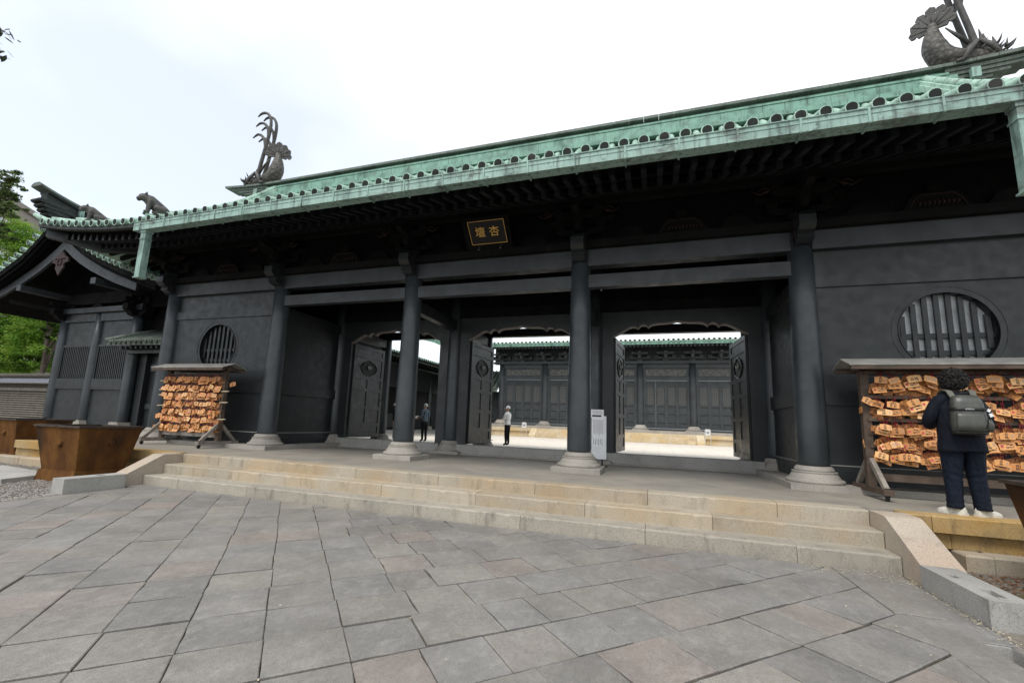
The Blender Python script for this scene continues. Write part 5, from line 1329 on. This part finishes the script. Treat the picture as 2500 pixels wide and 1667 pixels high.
def ema_mesh(kind):
    mb = MB(); w, h, th = .080, .108, .0045
    poly = [(-w, -h), (w, -h), (w, -.020), (0, 0), (-w, -.020)]; th = .0032
    n = 5; mb.add([(x, -th, z) for x, z in poly], [tuple(range(5))], 0); mb.add([(x, th, z) for x, z in poly], [tuple(range(5))[::-1]], 0)
    o = 0; mb.add([(x, y, z) for y in (-th, th) for x, z in poly], [(i, (i+1) % 5, 5+(i+1) % 5, 5+i) for i in range(5)], 1)
    def txt(s, size, cx, cz, mi=2):
        v, f = text_geo(s, size, .0006); mb.add([(cx+x, -th-.0007, cz+y) for x, y, z in v], f, mi)
    def rect(x0, x1, z0, z1, mi): mb.add([(x0, -th-.0007, z0), (x1, -th-.0007, z0), (x1, -th-.0007, z1), (x0, -th-.0007, z1)], [(0, 1, 2, 3)], mi)
    if kind == 0: txt('合', .042, -.008, -.040); txt('格', .042, -.008, -.082); [rect(.045+k*.012, .050+k*.012, -.085, -.035, 4) for k in (0, 1)]
    elif kind == 1: txt('大', .038, .028, -.042); txt('願', .038, .028, -.082); txt('成', .038, -.022, -.042); txt('就', .038, -.022, -.082)
    elif kind == 2:
        r = random.Random(5); rect(-.066, -.036, -.075, -.038, 3)
        for _ in range(12): x = r.uniform(-.02, .05); z = r.uniform(-.09, -.04); rect(x, x+r.uniform(.012, .03), z, z+r.uniform(.004, .012), 5)
    elif kind == 3:
        for k in range(6): rect(-.055+k*.02, -.049+k*.02, -.095+.006*(k % 3), -.032, 4)
    elif kind == 4: txt('合格', .05, 0, -.066)
    return mb.mesh('votive_tablet', [M['ema'], M['emaedge'], M['ink'], M['stamp'], M['print'], M['printdark']])
EM = [ema_mesh(k) for k in range(5)]
def cord_mesh(L): 
    mb = MB()
    for sx in (-1, 1): mb.tube([(sx*.004, -.006, -.012), (sx*.016, -.004, L*.5), (sx*.012, .02, L)], .0036, 4)
    return mb.mesh('cord', M['cord'])
CD = [cord_mesh(.05), cord_mesh(.09), cord_mesh(.14)]
re_ = random.Random(31)
def hang(x, y, z, label, grp, rot, kind=None, cord=None, sc=1.0):
    o = link('votive_tablet', EM[kind if kind is not None else re_.choice((0, 0, 1, 2, 3, 4, 2))], None, (x, y, z), rot=rot, sc=(sc, sc, sc))
    tag(o, label, 'tablet', grp)
    if cord is not None: link('cord', CD[cord], o)
    return o
ORD = ['top', 'second', 'third', 'fourth', 'fifth', 'sixth', 'lowest']
bulk = MB(); NTH = 'first second third fourth fifth sixth seventh eighth ninth tenth eleventh twelfth thirteenth fourteenth fifteenth sixteenth seventeenth eighteenth'.split()
def fill(x0, x1, y, rails, rname, dens, step, seed):
    re_.seed(seed); n = len(rails)
    for i, z in enumerate(rails):
        nm = 'top' if i == 0 else ('lowest' if i == n-1 else ORD[i])
        gap = (rails[i]-rails[i+1]) if i < n-1 else .22
        x = x0+.09; nb_ = -1
        while x < x1-.06:
            k = re_.choice(dens); loose = rname == 'right' and i >= 2; dz0 = re_.uniform(.03, .07) if not loose else re_.uniform(.05, .13); ry0 = re_.gauss(0, .16)
            drop = min(.17, max(.05, gap-.14))
            third = 'left' if x < x0+(x1-x0)*.36 else ('middle' if x < x0+(x1-x0)*.68 else 'right')
            if rname == 'right' and third == 'right': third = 'far right'
            if rname == 'right' and third == 'middle': third = 'middle'
            nb_ += 1; grp = '%s row of tablets on the %s rack' % (nm, rname)
            for q in range(k):
                lay = 'single' if k == 1 else ('front' if q == k-1 else ('rear' if q == 0 else ('second' if q == k-2 else 'third')))
                lab = 'orange votive tablet, %s one of the %s bunch from the left, %s row, %s rack' % (lay, NTH[nb_], nm, rname)
                fr = q/max(1, k-1) if k > 1 else 1
                lean = -.50+.25*fr+re_.gauss(0, .08) if i < 2 else -.2+re_.gauss(0, .12)
                dz = dz0+drop*(1-fr)*re_.uniform(.7, 1.1)+re_.uniform(0, .02)
                c = 0 if dz < .06 else (1 if dz < .11 else 2)
                hang(x+re_.gauss(0, .042), y-.08-.026*q-.015*re_.random(), z-dz, lab, grp, (lean, ry0*.8+re_.gauss(0, .11), re_.gauss(0, .16)), None, c if q >= k-2 else None, re_.uniform(.9, 1.12))
            x += re_.uniform(*step)
        # the crowd of older tablets behind, beyond picking apart
        x = x0+.06
        while x < (9.27 if rname == 'right' else x1-.03):
            for q in range(3):
                R_ = Matrix.Translation((x+re_.gauss(0, .02), y-.062+.012*q, z-.05-re_.uniform(0, max(.05, gap-.12)))) @ Matrix.Rotation(re_.gauss(0, .35), 4, 'Y') @ Matrix.Rotation(re_.gauss(0, .5), 4, 'Z') @ Matrix.Rotation(re_.gauss(-.1, .1), 4, 'X')
                v0 = len(bulk.v); bulk.prism([(-.08, -.108), (.08, -.108), (.08, -.02), (0, 0), (-.08, -.02)], 'y', -.004, .004, 1 if re_.random() < .3 else 0); bulk.xf(R_, v0)
            for _ in range(1): bulk.tube([(x+re_.gauss(0, .02), y-.10, z+.02), (x+re_.gauss(0, .04), y-.13, z-re_.uniform(.06, .16))], .004, 4, True, 2)
            x += re_.uniform(.07, .12)
fill(-8.93, -6.93, -.66, RL, 'left', (1, 2, 2), (.125, .19), 5)
fill(6.66, 8.55, -.70, RR, 'right', (2, 3, 3, 4), (.175, .22), 6)
tag(bulk.build('older_tablets', [M['emaold'], M['emaedge'], M['cord']]), 'crowd of older overlapping tablets and red cords behind the front ones', 'tablets', None, 'stuff')
hang(6.63, -.80, 1.50, 'pale votive tablet tied askew across the left post of the right rack', None, (-.2, .5, .1), 1)
hang(6.53, -.74, .86, 'votive tablet jutting out left of the right rack post', None, (-.1, -.35, 1.1), 3)
hang(6.53, -.72, 1.37, 'dark edge-on votive tablet outside the right rack post', None, (0, .1, 1.45), 2)
hang(-9.05, -.74, .80, 'reddish votive tablet sticking out left of the left rack', None, (-.1, -.2, .3), 3, None, 1.15)
hang(-6.72, -.62, 1.66, 'reddish votive tablet sticking out right of the left rack', None, (-.1, -.25, .1), 0, None, 1.1)
hang(-9.02, -.80, .50, 'bright votive tablet at the lower left corner of the left rack', None, (-.1, .05, .1), 4, None, 1.0)
for k, (z, sx) in enumerate(((1.66, -1), (1.42, -1), (1.28, -1), (1.00, -1), (1.40, 1), (1.12, 1), (.70, 1))):   # bamboo rods poking out of the left rack
    x = -9.03 if sx < 0 else -6.80
    MB().tube([(x-.13, -.74, z), (x+.13, -.74, z+.012)], .014, 6).build('rod', M['petal'], rackL).location = (7.93, .66, 0)
# ---------------------------------------------------------------- notice board beside the column
nb = thing('notice_board', 'white notice board with papers on a black stand behind a column', 'sign', (2.25, 1.4, 0))
bx('board', -.165, .167, -.012, .012, .17, 1.14, 'papergrey', nb)
p_ = bx('sheet', -.16, .11, -.020, -.0125, .66, 1.10, 'paper', nb); p2 = bx('sheet', -.16, .11, -.020, -.0125, .44, .645, 'paper', nb)
for k in range(9): bx('print_line', .09-k*.026, .098-k*.026, -.0215, -.0203, .70+.02*(k % 3), 1.06, 'print', p_)
for k in range(6): bx('print_line', .07-k*.038, .082-k*.038, -.0215, -.0203, .47+.03*(k % 2), .62, 'print', p2)
up_ = bx('top_card', -.175, .112, -.03, -.022, 1.10, 1.285, 'paper', nb)
bx('printed_picture', -.15, .06, -.032, -.0302, 1.122, 1.16, 'printdark', up_)
for k in range(4): bx('print_line', -.14, .08, -.032, -.0302, 1.185+k*.022, 1.192+k*.022, 'print', up_)
bx('stand_leg', -.08, -.05, -.01, .04, .0, .17, 'black_rubber', nb); bx('stand_leg', .06, .09, -.01, .04, .0, .17, 'black_rubber', nb); bx('stand_foot', -.14, .18, -.16, .16, .0, .018, 'black_rubber', nb)
def stand(x, y, z, label):
    t = thing('barrier_sign', label, 'sign', (x, y, z))
    MB().tube([(-.17, 0, 0), (-.17, 0, .98), (-.14, 0, 1.06), (.14, 0, 1.06), (.17, 0, .98), (.17, 0, 0)], .018, 6).build('frame', M['white'], t)
    s_ = bx('sign_plate', -.12, .12, -.03, -.015, .70, 1.02, 'paper', t); bx('printed_picture', -.09, .09, -.033, -.031, .76, .96, 'print', s_)
stand(6.77, 24.3, -.06, 'white tubular sign stand at the right foot of the hall steps'); stand(-5.95, 24.35, -.06, 'white tubular sign stand at the left side of the hall steps')
MB().tube([(-12.6, 15.5, .02), (-12.6, 15.5, .95)], .02, 6)
t = thing('rope_barrier', 'thin black rope barrier post behind the grey-sweatered man', 'barrier', (-7.2, 12.4, -.06))
MB().lathe([(.14, 0), (.13, .02), (.02, .04), (.02, .92), (.035, .94), (.02, .97)], 12).build('post', M['bronze'], t); MB().tube([(0, 0, .86), (.6, .6, .72), (1.3, 1.2, .68), (2.2, 1.9, .80)], .012, 6).build('rope', M['black_rubber'], t); MB().lathe([(.14, 0), (.13, .02), (.02, .04), (.02, .92), (.035, .94), (.02, .97)], 12, (2.2, 1.9, 0)).build('post', M['bronze'], t)
# ---------------------------------------------------------------- people
def cloth(name, c, rough=.85, bump=.4):
    t = NT(name); z = t.noise(7, 5, rough=.6); col = t.ramp(z, [(.3, tuple(x*.7 for x in c)), (.7, tuple(min(1, x*1.25) for x in c))])
    w = t.n('ShaderNodeTexWave'); w.inputs['Scale'].default_value = 5; w.inputs['Distortion'].default_value = 9; w.inputs['Detail'].default_value = 3; t.l(t.pos, w.inputs['Vector'])
    t.bump(w.outputs['Fac'], bump, .012); return t.fin(col, rough, .2)
SKIN = simple('skin', (.52, .30, .20), .55, .12, 20, .1, .4)
K = {'navy': cloth('navy_cloth', (.006, .008, .014)), 'jean': cloth('dark_denim', (.0055, .0095, .019), .8, .55), 'grey': cloth('grey_knit', (.10, .13, .16)), 'black': cloth('black_cloth', (.008, .008, .009)), 'white': cloth('white_jacket', (.88, .87, .84)), 'red': cloth('dark_red', (.13, .012, .02)), 'ltgrey': cloth('light_trousers', (.36, .35, .34)), 'hairw': simple('white_hair', (.55, .54, .52), .6, .2, 40, .3), 'hairb': simple('dark_hair', (.012, .010, .009), .45, .3, 30, .2), 'shoe': simple('white_shoe', (.62, .60, .52), .6, .12, 30, .2), 'pack': simple('backpack_nylon', (.062, .064, .054), .38, .25, 12, .4, .5, 0, 40), 'packd': simple('backpack_trim', (.014, .014, .013), .5, .2, 20, .2), 'strap': simple('strap_web', (.11, .11, .09), .7, .2, 40, .2)}
def hand_nodes(J, E, q, w, d, side, r=.0085):
    """palm and five curled fingers from wrist w heading along d"""
    w = Vector(w); d = Vector(d).normalized(); s = d.cross(Vector((0, 0, 1)));
    s = s.normalized() if s.length > .1 else Vector((1, 0, 0)); n = s.cross(d)
    J['pm'+q] = (tuple(w+d*.05), (.034, .018)); E.append(('wr'+q, 'pm'+q))
    for k, (o_, L) in enumerate(((-.027, .055), (-.009, .068), (.009, .064), (.027, .048))):
        b = w+d*.085+s*o_; J['fa%d%s' % (k, q)] = (tuple(b), r); J['fb%d%s' % (k, q)] = (tuple(b+d*L*.6-n*.012), r*.9); J['fc%d%s' % (k, q)] = (tuple(b+d*L*.8-n*.035), r*.8)
        E += [('pm'+q, 'fa%d%s' % (k, q)), ('fa%d%s' % (k, q), 'fb%d%s' % (k, q)), ('fb%d%s' % (k, q), 'fc%d%s' % (k, q))]
    b = w+d*.03+s*.038*side; J['ta'+q] = (tuple(b), r*1.1); J['tb'+q] = (tuple(b+d*.035+s*.012*side-n*.015), r); E += [('pm'+q, 'ta'+q), ('ta'+q, 'tb'+q)]
def person(label, loc, rz, H, top, bottom, arms, hair=None, cap=None, shoe='black', neck_top=None, under=None):
    t = thing('person', label, 'person', loc, rz); k = H/1.74
    J = {'pel': ((0, 0, .94), (.155, .115)), 'wst': ((0, 0, 1.08), (.15, .11)), 'chs': ((0, .005, 1.28), (.17, .12)), 'nb': ((0, -.005, 1.44), (.10, .085)), 'nk': ((0, .01, 1.51), (.052, .052)), 'ja': ((0, .03, 1.57), (.06, .07)), 'hd': ((0, .02, 1.64), (.076, .092)), 'ht': ((0, .01, 1.70), (.06, .075)), 'no': ((0, .125, 1.60), .012)}
    E = [('pel', 'wst'), ('wst', 'chs'), ('chs', 'nb'), ('nb', 'nk'), ('nk', 'ja'), ('ja', 'hd'), ('hd', 'ht'), ('hd', 'no')]
    for q, s in (('l', -1), ('r', 1)):
        el, wr, hd = arms[0 if s < 0 else 1]
        J['sh'+q] = ((s*.175, -.01, 1.40), .068); J['el'+q] = (el, .052); J['wr'+q] = (wr, .034)
        E += [('nb', 'sh'+q), ('sh'+q, 'el'+q), ('el'+q, 'wr'+q)]; hand_nodes(J, E, q, wr, hd, -s)
        J['hp'+q] = ((s*.09, 0, .86), .095); J['kn'+q] = ((s*.10, .015, .48), .07); J['an'+q] = ((s*.105, -.01, .10), .052); J['to'+q] = ((s*.12, .13, .04), .042)
        E += [('pel', 'hp'+q), ('hp'+q, 'kn'+q), ('kn'+q, 'an'+q), ('an'+q, 'to'+q)]
    ws = [Vector(J['wrl'][0]), Vector(J['wrr'][0])]
    def pick(c):
        if c.z > 1.50: return 2
        if min((c-w).dot(Vector(arms[i][2]).normalized()) if (c-w).length < .2 else -1 for i, w in enumerate(ws)) > .0: return 2
        for i, w in enumerate(ws):
            if (c-w).length < .19 and (c-w).dot(Vector(arms[i][2]).normalized()) > .005: return 2
        if c.z < .09: return 3
        if c.z < .93: return 1
        if under and c.y > .05 and abs(c.x) < .075 and c.z > 1.0: return 4
        return 0
    me = skin(J, E, [K[top], K[bottom], SKIN, K[shoe], K[under or top]], pick, 'pel'); o = link('body', me, t); o.scale = (k, k, k)
    if hair:
        mb = MB(); r = random.Random(3); vs = []; n = 14
        for i in range(8):
            a = pi*.5*i/7*1.25
            for j in range(n):
                b = 2*pi*j/n; fr = 1 if sin(b) < .35 or i < 4 else .75
                vs.append((.096*sin(a)*cos(b)*fr, .0+.112*sin(a)*sin(b)*fr-.012, 1.655+.102*cos(a)+r.uniform(-.004, .004)))
        mb.add(vs, [(i*n+j, i*n+(j+1) % n, (i+1)*n+(j+1) % n, (i+1)*n+j) for i in range(7) for j in range(n)], 0, True); h = mb.build('hair', K[hair], t); h.scale = (k, k, k)
    if cap:
        mb = MB(); mb.lathe([(.103, 1.655), (.104, 1.70), (.088, 1.745), (.05, 1.772), (.01, 1.78)], 16); loft(mb, [(1.655, .085, .075, 0, .12), (1.667, .085, .075, 0, .12)], 0, 2.2, 14)
        h = mb.build('cap', K[cap], t); h.scale = (k, k, k)
    return t
CROSS = [((-.26, .05, 1.17), (.02, .20, 1.20), (.9, .1, .1)), ((.26, .05, 1.17), (-.03, .24, 1.16), (-.9, .1, .05))]
HOLD = [((-.24, -.02, 1.14), (-.08, .24, 1.10), (.5, .8, .05)), ((.24, -.02, 1.14), (.08, .24, 1.10), (-.5, .8, .05))]
DOWN = [((-.25, -.03, 1.14), (-.24, .05, .90), (.05, .1, -1)), ((.25, -.03, 1.14), (.24, .05, .90), (-.05, .1, -1))]
p1 = person('person in white jacket and cap with folded arms in the courtyard', (-2.54, 9.5, -.06), radians(75), 1.66, 'white', 'black', CROSS, None, 'white', 'black')
MB().tube([(-.13, .10, 1.30), (.02, .14, 1.1), (.14, .12, .86)], .012, 5).build('bag_strap', K['packd'], p1).scale = (.9, .9, .9); MB().box(.10, .22, .05, .14, .70, .86).build('shoulder_bag', M['papergrey'], p1).scale = (.9, .9, .9)
person('white-haired person in grey sweater with hands together in the left doorway', (-6.16, 8.8, -.06), radians(70), 1.66, 'grey', 'black', HOLD, 'hairw', None, 'black', None, 'white')
person('person in white cap and dark red top half hidden by a column', (-7.72, 8.85, -.06), radians(-60), 1.62, 'black', 'ltgrey', DOWN, None, 'white', 'black', None, 'red')
pz = person('person holding papers almost hidden behind the second column', (-6.95, 8.9, -.06), radians(-80), 1.60, 'white', 'black', HOLD, 'hairw', None, 'black')
tag(MB().box(-.08, .08, -.005, .005, -.10, .10).build('paper_sheet', M['paper'], None, (-6.62, 8.85, 1.02)), 'white paper held out beside the column', 'paper').rotation_euler = (1.2, 0, 1.2)
person('person in dark clothes glimpsed at the right door leaf', (8.62, 22.1, -.06), radians(80), 1.65, 'black', 'jean', DOWN, 'hairb', None, 'shoe')
# the visitor reading the tablets
VX, VY = 7.11, -1.98
vis = thing('person', 'curly-haired person in dark jacket seen from behind facing the right rack', 'person', (VX, VY, 0), radians(-6)); vis.scale = (.88, .94, .995)
J = {'pel': ((0, 0, .92), (.19, .14)), 'wst': ((0, 0, 1.08), (.20, .145)), 'chs': ((0, 0, 1.28), (.215, .15)), 'nb': ((0, .02, 1.45), (.12, .095)), 'nk': ((0, .035, 1.53), (.06, .06)), 'ja': ((0, .055, 1.59), (.065, .075)), 'hd': ((0, .05, 1.66), (.08, .095)), 'ht': ((0, .04, 1.72), (.065, .08)), 'no': ((0, .16, 1.62), .013)}
E = [('pel', 'wst'), ('wst', 'chs'), ('chs', 'nb'), ('nb', 'nk'), ('nk', 'ja'), ('ja', 'hd'), ('hd', 'ht'), ('hd', 'no')]
for q, s in (('l', -1), ('r', 1)):
    J['sh'+q] = ((s*.205, 0, 1.40), .092); J['ua'+q] = ((s*.275, -.005, 1.27), .09); J['el'+q] = ((s*.335, .03, 1.12), .088); J['fo'+q] = ((s*.27, .17, 1.09), .07); J['wr'+q] = ((s*.17, .29, 1.10), .045)
    E += [('nb', 'sh'+q), ('sh'+q, 'ua'+q), ('ua'+q, 'el'+q), ('el'+q, 'fo'+q), ('fo'+q, 'wr'+q)]; hand_nodes(J, E, q, J['wr'+q][0], (-s*.7, .7, .15), -s)
    J['hp'+q] = ((s*.105, 0, .80), .11); J['kn'+q] = ((s*.125, .01, .46), .075); J['sk'+q] = ((s*.13, .0, .26), .065); J['an'+q] = ((s*.138, -.02, .10), .055)
    E += [('pel', 'hp'+q), ('hp'+q, 'kn'+q), ('kn'+q, 'sk'+q), ('sk'+q, 'an'+q)]
def vpick(c):
    if c.z > 1.52: return 2
    if c.y > .285 and 1.0 < c.z < 1.3: return 2
    return 1 if c.z < .86 else 0
vb = link('body', skin(J, E, [K['navy'], K['jean'], SKIN], vpick, 'pel', 2), vis)
for s_ in (-1, 1):
    mb = MB(); n = 28; vs = []; NR = 46
    for k in range(NR):
        z = .86-.785*k/(NR-1)
        w = lerp([(.06, .090), (.20, .086), (.46, .098), (.7, .122), (.86, .140)], z); d = lerp([(.06, .10), (.3, .095), (.46, .108), (.86, .148)], z)
        cx = s_*lerp([(.06, .142), (.46, .128), (.86, .105)], z); cy = lerp([(.06, -.02), (.46, .015), (.86, 0)], z)
        for j, (x, y) in enumerate(sup(w, d, 2.2, n)):
            a_ = 2*pi*j/n
            low = max(0, .34-z)/.34; kn = math.exp(-((z-.47)/.09)**2); hip = math.exp(-((z-.78)/.08)**2)
            f = 1+.055*low*sin(z*95+2.2*sin(a_+s_)+a_*1.0)+.035*kn*sin(z*70-2*a_*s_)+.03*hip*sin(z*60+3*a_)+.02*sin(3*a_+z*9+s_)
            vs.append((cx+x*f, cy+y*f, z))
    mb.add(vs, [(i*n+j, i*n+(j+1) % n, (i+1)*n+(j+1) % n, (i+1)*n+j) for i in range(NR-1) for j in range(n)]+[tuple(range(n))[::-1], tuple(range((NR-1)*n, NR*n))], 0, True); mb.build('trouser_leg', K['jean'], vis)
mb = MB(); rj = random.Random(12)
n = 36; vs = []; NR = 22
for k in range(NR):
    z = 1.40-.635*k/(NR-1); w = lerp([(.765, .262), (.88, .25), (1.0, .243), (1.16, .236), (1.3, .232), (1.4, .19)], z); d = lerp([(.765, .2), (1.0, .183), (1.16, .172), (1.3, .16), (1.4, .12)], z)
    for j, (x, y) in enumerate(sup(w, d, 2.3, n)):
        a_ = 2*pi*j/n; f = 1+.03*(1.25-z)*sin(5*a_+1.3*sin(z*9))+.018*sin(z*38+2.5*a_)*(.4+max(0, 1.1-z))
        vs.append((.012*(1.2-z)+x*f, y*f, z-(.012*sin(2*a_+.6) if k == NR-1 else 0)))
mb.add(vs, [(i*n+j, i*n+(j+1) % n, (i+1)*n+(j+1) % n, (i+1)*n+j) for i in range(NR-1) for j in range(n)]+[tuple(range(n))[::-1], tuple(range((NR-1)*n, NR*n))], 0, True); mb.build('jacket_skirt', K['navy'], vis)
mb = MB(); loft(mb, [(1.42, .15, .11, 0, .02), (1.49, .105, .092, 0, .03), (1.535, .095, .085, 0, .035)], 0, 2.1, 20); mb.build('collar', K['navy'], vis)
mb = MB(); mb.lathe([(.02, -.128), (.085, -.108), (.122, -.03), (.126, .05), (.095, .108), (.03, .132)], 16, (0, .03, 1.665))
for _ in range(1300):
    a = rj.uniform(0, 2*pi); b = math.acos(rj.uniform(-.75, 1)); d = Vector((sin(b)*cos(a), sin(b)*sin(a), cos(b)))
    if d.y > .55 and d.z < .3: continue
    c = Vector((0, .03, 1.665))+Vector((d.x*.128, d.y*.134, d.z*.132))*rj.uniform(.88, 1.15); t1 = d.orthogonal().normalized(); t1 = Matrix.Rotation(rj.uniform(0, 6.3), 3, d) @ t1; t2 = d.cross(t1); rr_ = rj.uniform(.013, .026)
    mb.tube([c+t1*(cos(q)*rr_)+t2*(sin(q)*rr_)+d*(.006*q-.008) for q in (0, 1.1, 2.2, 3.3, 4.4, 5.4)], [.004, .0055, .0055, .005, .004, .002], 4)
mb.build('hair', K['hairb'], vis)
def shoe(q, x, y, ang):
    mb = MB(); R_ = Matrix.Translation((x, y, 0)) @ Matrix.Rotation(ang, 4, 'Z') @ Matrix.Diagonal((.9, .95, .85, 1))
    def ring(yy, w, z0, z1): return [(cx*w, yy, z0+(z1-z0)*cz) for cx, cz in ((-1, 0), (-1.05, .3), (-.85, .75), (-.4, 1), (.4, 1), (.85, .75), (1.05, .3), (1, 0))]
    prof = [(-.115, .035, .012, .085), (-.095, .05, .006, .125), (-.03, .052, .004, .135), (.03, .052, .004, .115), (.10, .06, .004, .095), (.17, .062, .006, .076), (.22, .05, .012, .058), (.245, .02, .02, .04)]
    vs = []; n = 8
    for p in prof: vs += ring(*p)
    fs = [(i*n+j, i*n+(j+1) % n, (i+1)*n+(j+1) % n, (i+1)*n+j) for i in range(len(prof)-1) for j in range(n)]+[tuple(range(n)), tuple(range(len(vs)-n, len(vs)))]
    mb.add([R_ @ Vector(v) for v in vs], fs, 0, True); o = mb.build('shoe', K['shoe'], vis)
    mb = MB(); pts = [(-.125, .04), (-.07, .064), (.05, .058), (.13, .073), (.20, .064), (.258, .024)]
    ol = [(w, yy) for yy, w in pts]+[(-w, yy) for yy, w in pts[::-1]]
    mb.prism(ol, 'z', 0, .032); mb.xf(R_); mb.build('sole', K['shoe'], o)
shoe('l', -.135, -.01, radians(34)); shoe('r', .15, -.01, radians(-62))
bp_ = thing('backpack', 'olive-black nylon backpack worn on the visitor\'s back', 'backpack', (VX, VY, 0), radians(-6)); bp_.scale = (.88, .94, .995)
mb = MB(); Y0 = -.265
loft(mb, [(.985, .13, .06, 0, Y0+.02), (.995, .165, .08, 0, Y0+.01), (1.04, .182, .10, .004, Y0), (1.10, .186, .108, -.003, Y0), (1.17, .183, .10, .003, Y0), (1.24, .178, .104, -.002, Y0), (1.30, .172, .092, .002, Y0+.01), (1.36, .165, .095, 0, Y0+.012), (1.41, .152, .078, -.003, Y0+.02), (1.45, .13, .055, 0, Y0+.03), (1.462, .09, .03, 0, Y0+.035)], 0, 3.0, 32)
mb.build('main_bag', K['pack'], bp_)
mb = MB(); loft(mb, [(1.02, .11, .02, -.02, Y0-.095), (1.035, .14, .03, -.02, Y0-.10), (1.09, .147, .044, -.022, Y0-.098), (1.14, .144, .034, -.018, Y0-.10), (1.20, .14, .036, -.02, Y0-.095), (1.24, .132, .02, -.02, Y0-.09)], 0, 3.0, 24); mb.build('front_pocket', K['pack'], bp_)
mb = MB(); loft(mb, [(1.015, .03, .05, .19, Y0-.01), (1.03, .042, .07, .193, Y0-.01), (1.11, .045, .075, .193, Y0-.01), (1.17, .03, .065, .186, Y0-.01)], 0, 2.6, 16); mb.build('side_pocket', K['pack'], bp_)
mb = MB(); loft(mb, [(1.265, .180, .107, 0, Y0-.003), (1.302, .176, .103, 0, Y0)], 0, 3.6, 28); st_ = mb.build('strap_band', K['packd'], bp_)
v, f = text_geo('LEXDELN', .022); MB().add([(x-.02, Y0-.115, 1.284+y) for x, y, z in v], f).build('lettering', M['papergrey'], st_)
mb = MB(); loft(mb, [(.972, .12, .055, 0, Y0+.01), (.985, .172, .09, 0, Y0), (1.012, .183, .104, 0, Y0)], 0, 3.6, 28); mb.build('base_panel', K['packd'], bp_)
for s in (-1, 1):
    mb = MB(); pth = [(s*.11, Y0+.06, 1.43), (s*.125, -.14, 1.51), (s*.13, -.03, 1.535), (s*.14, .08, 1.50), (s*.15, .16, 1.40), (s*.16, .17, 1.25)]
    vs = []
    for p in pth: vs += [(p[0]-.034, p[1], p[2]), (p[0]+.034, p[1], p[2]), (p[0]+.034, p[1], p[2]+.012), (p[0]-.034, p[1], p[2]+.012)]
    mb.add(vs, [(i*4+j, i*4+(j+1) % 4, (i+1)*4+(j+1) % 4, (i+1)*4+j) for i in range(5) for j in range(4)]); mb.build('shoulder_strap', K['strap'], bp_)
MB().tube([(-.06, Y0+.03, 1.455), (-.045, Y0+.02, 1.49), (.045, Y0+.02, 1.49), (.06, Y0+.03, 1.455)], .008, 6).build('grab_handle', K['packd'], bp_)
MB().ctr((.175, Y0-.10, 1.27), (.03, .012, .035), Matrix.Rotation(.5, 3, 'Y')).ctr((.19, Y0-.105, 1.215), (.035, .012, .04), Matrix.Rotation(-.4, 3, 'Y')).build('charm', M['white'], bp_)
MB().tube([(.13, Y0-.10, 1.05), (.16, Y0-.105, 1.15), (.165, Y0-.10, 1.26), (.15, Y0-.08, 1.38)], .005, 5).build('zip', K['packd'], bp_)
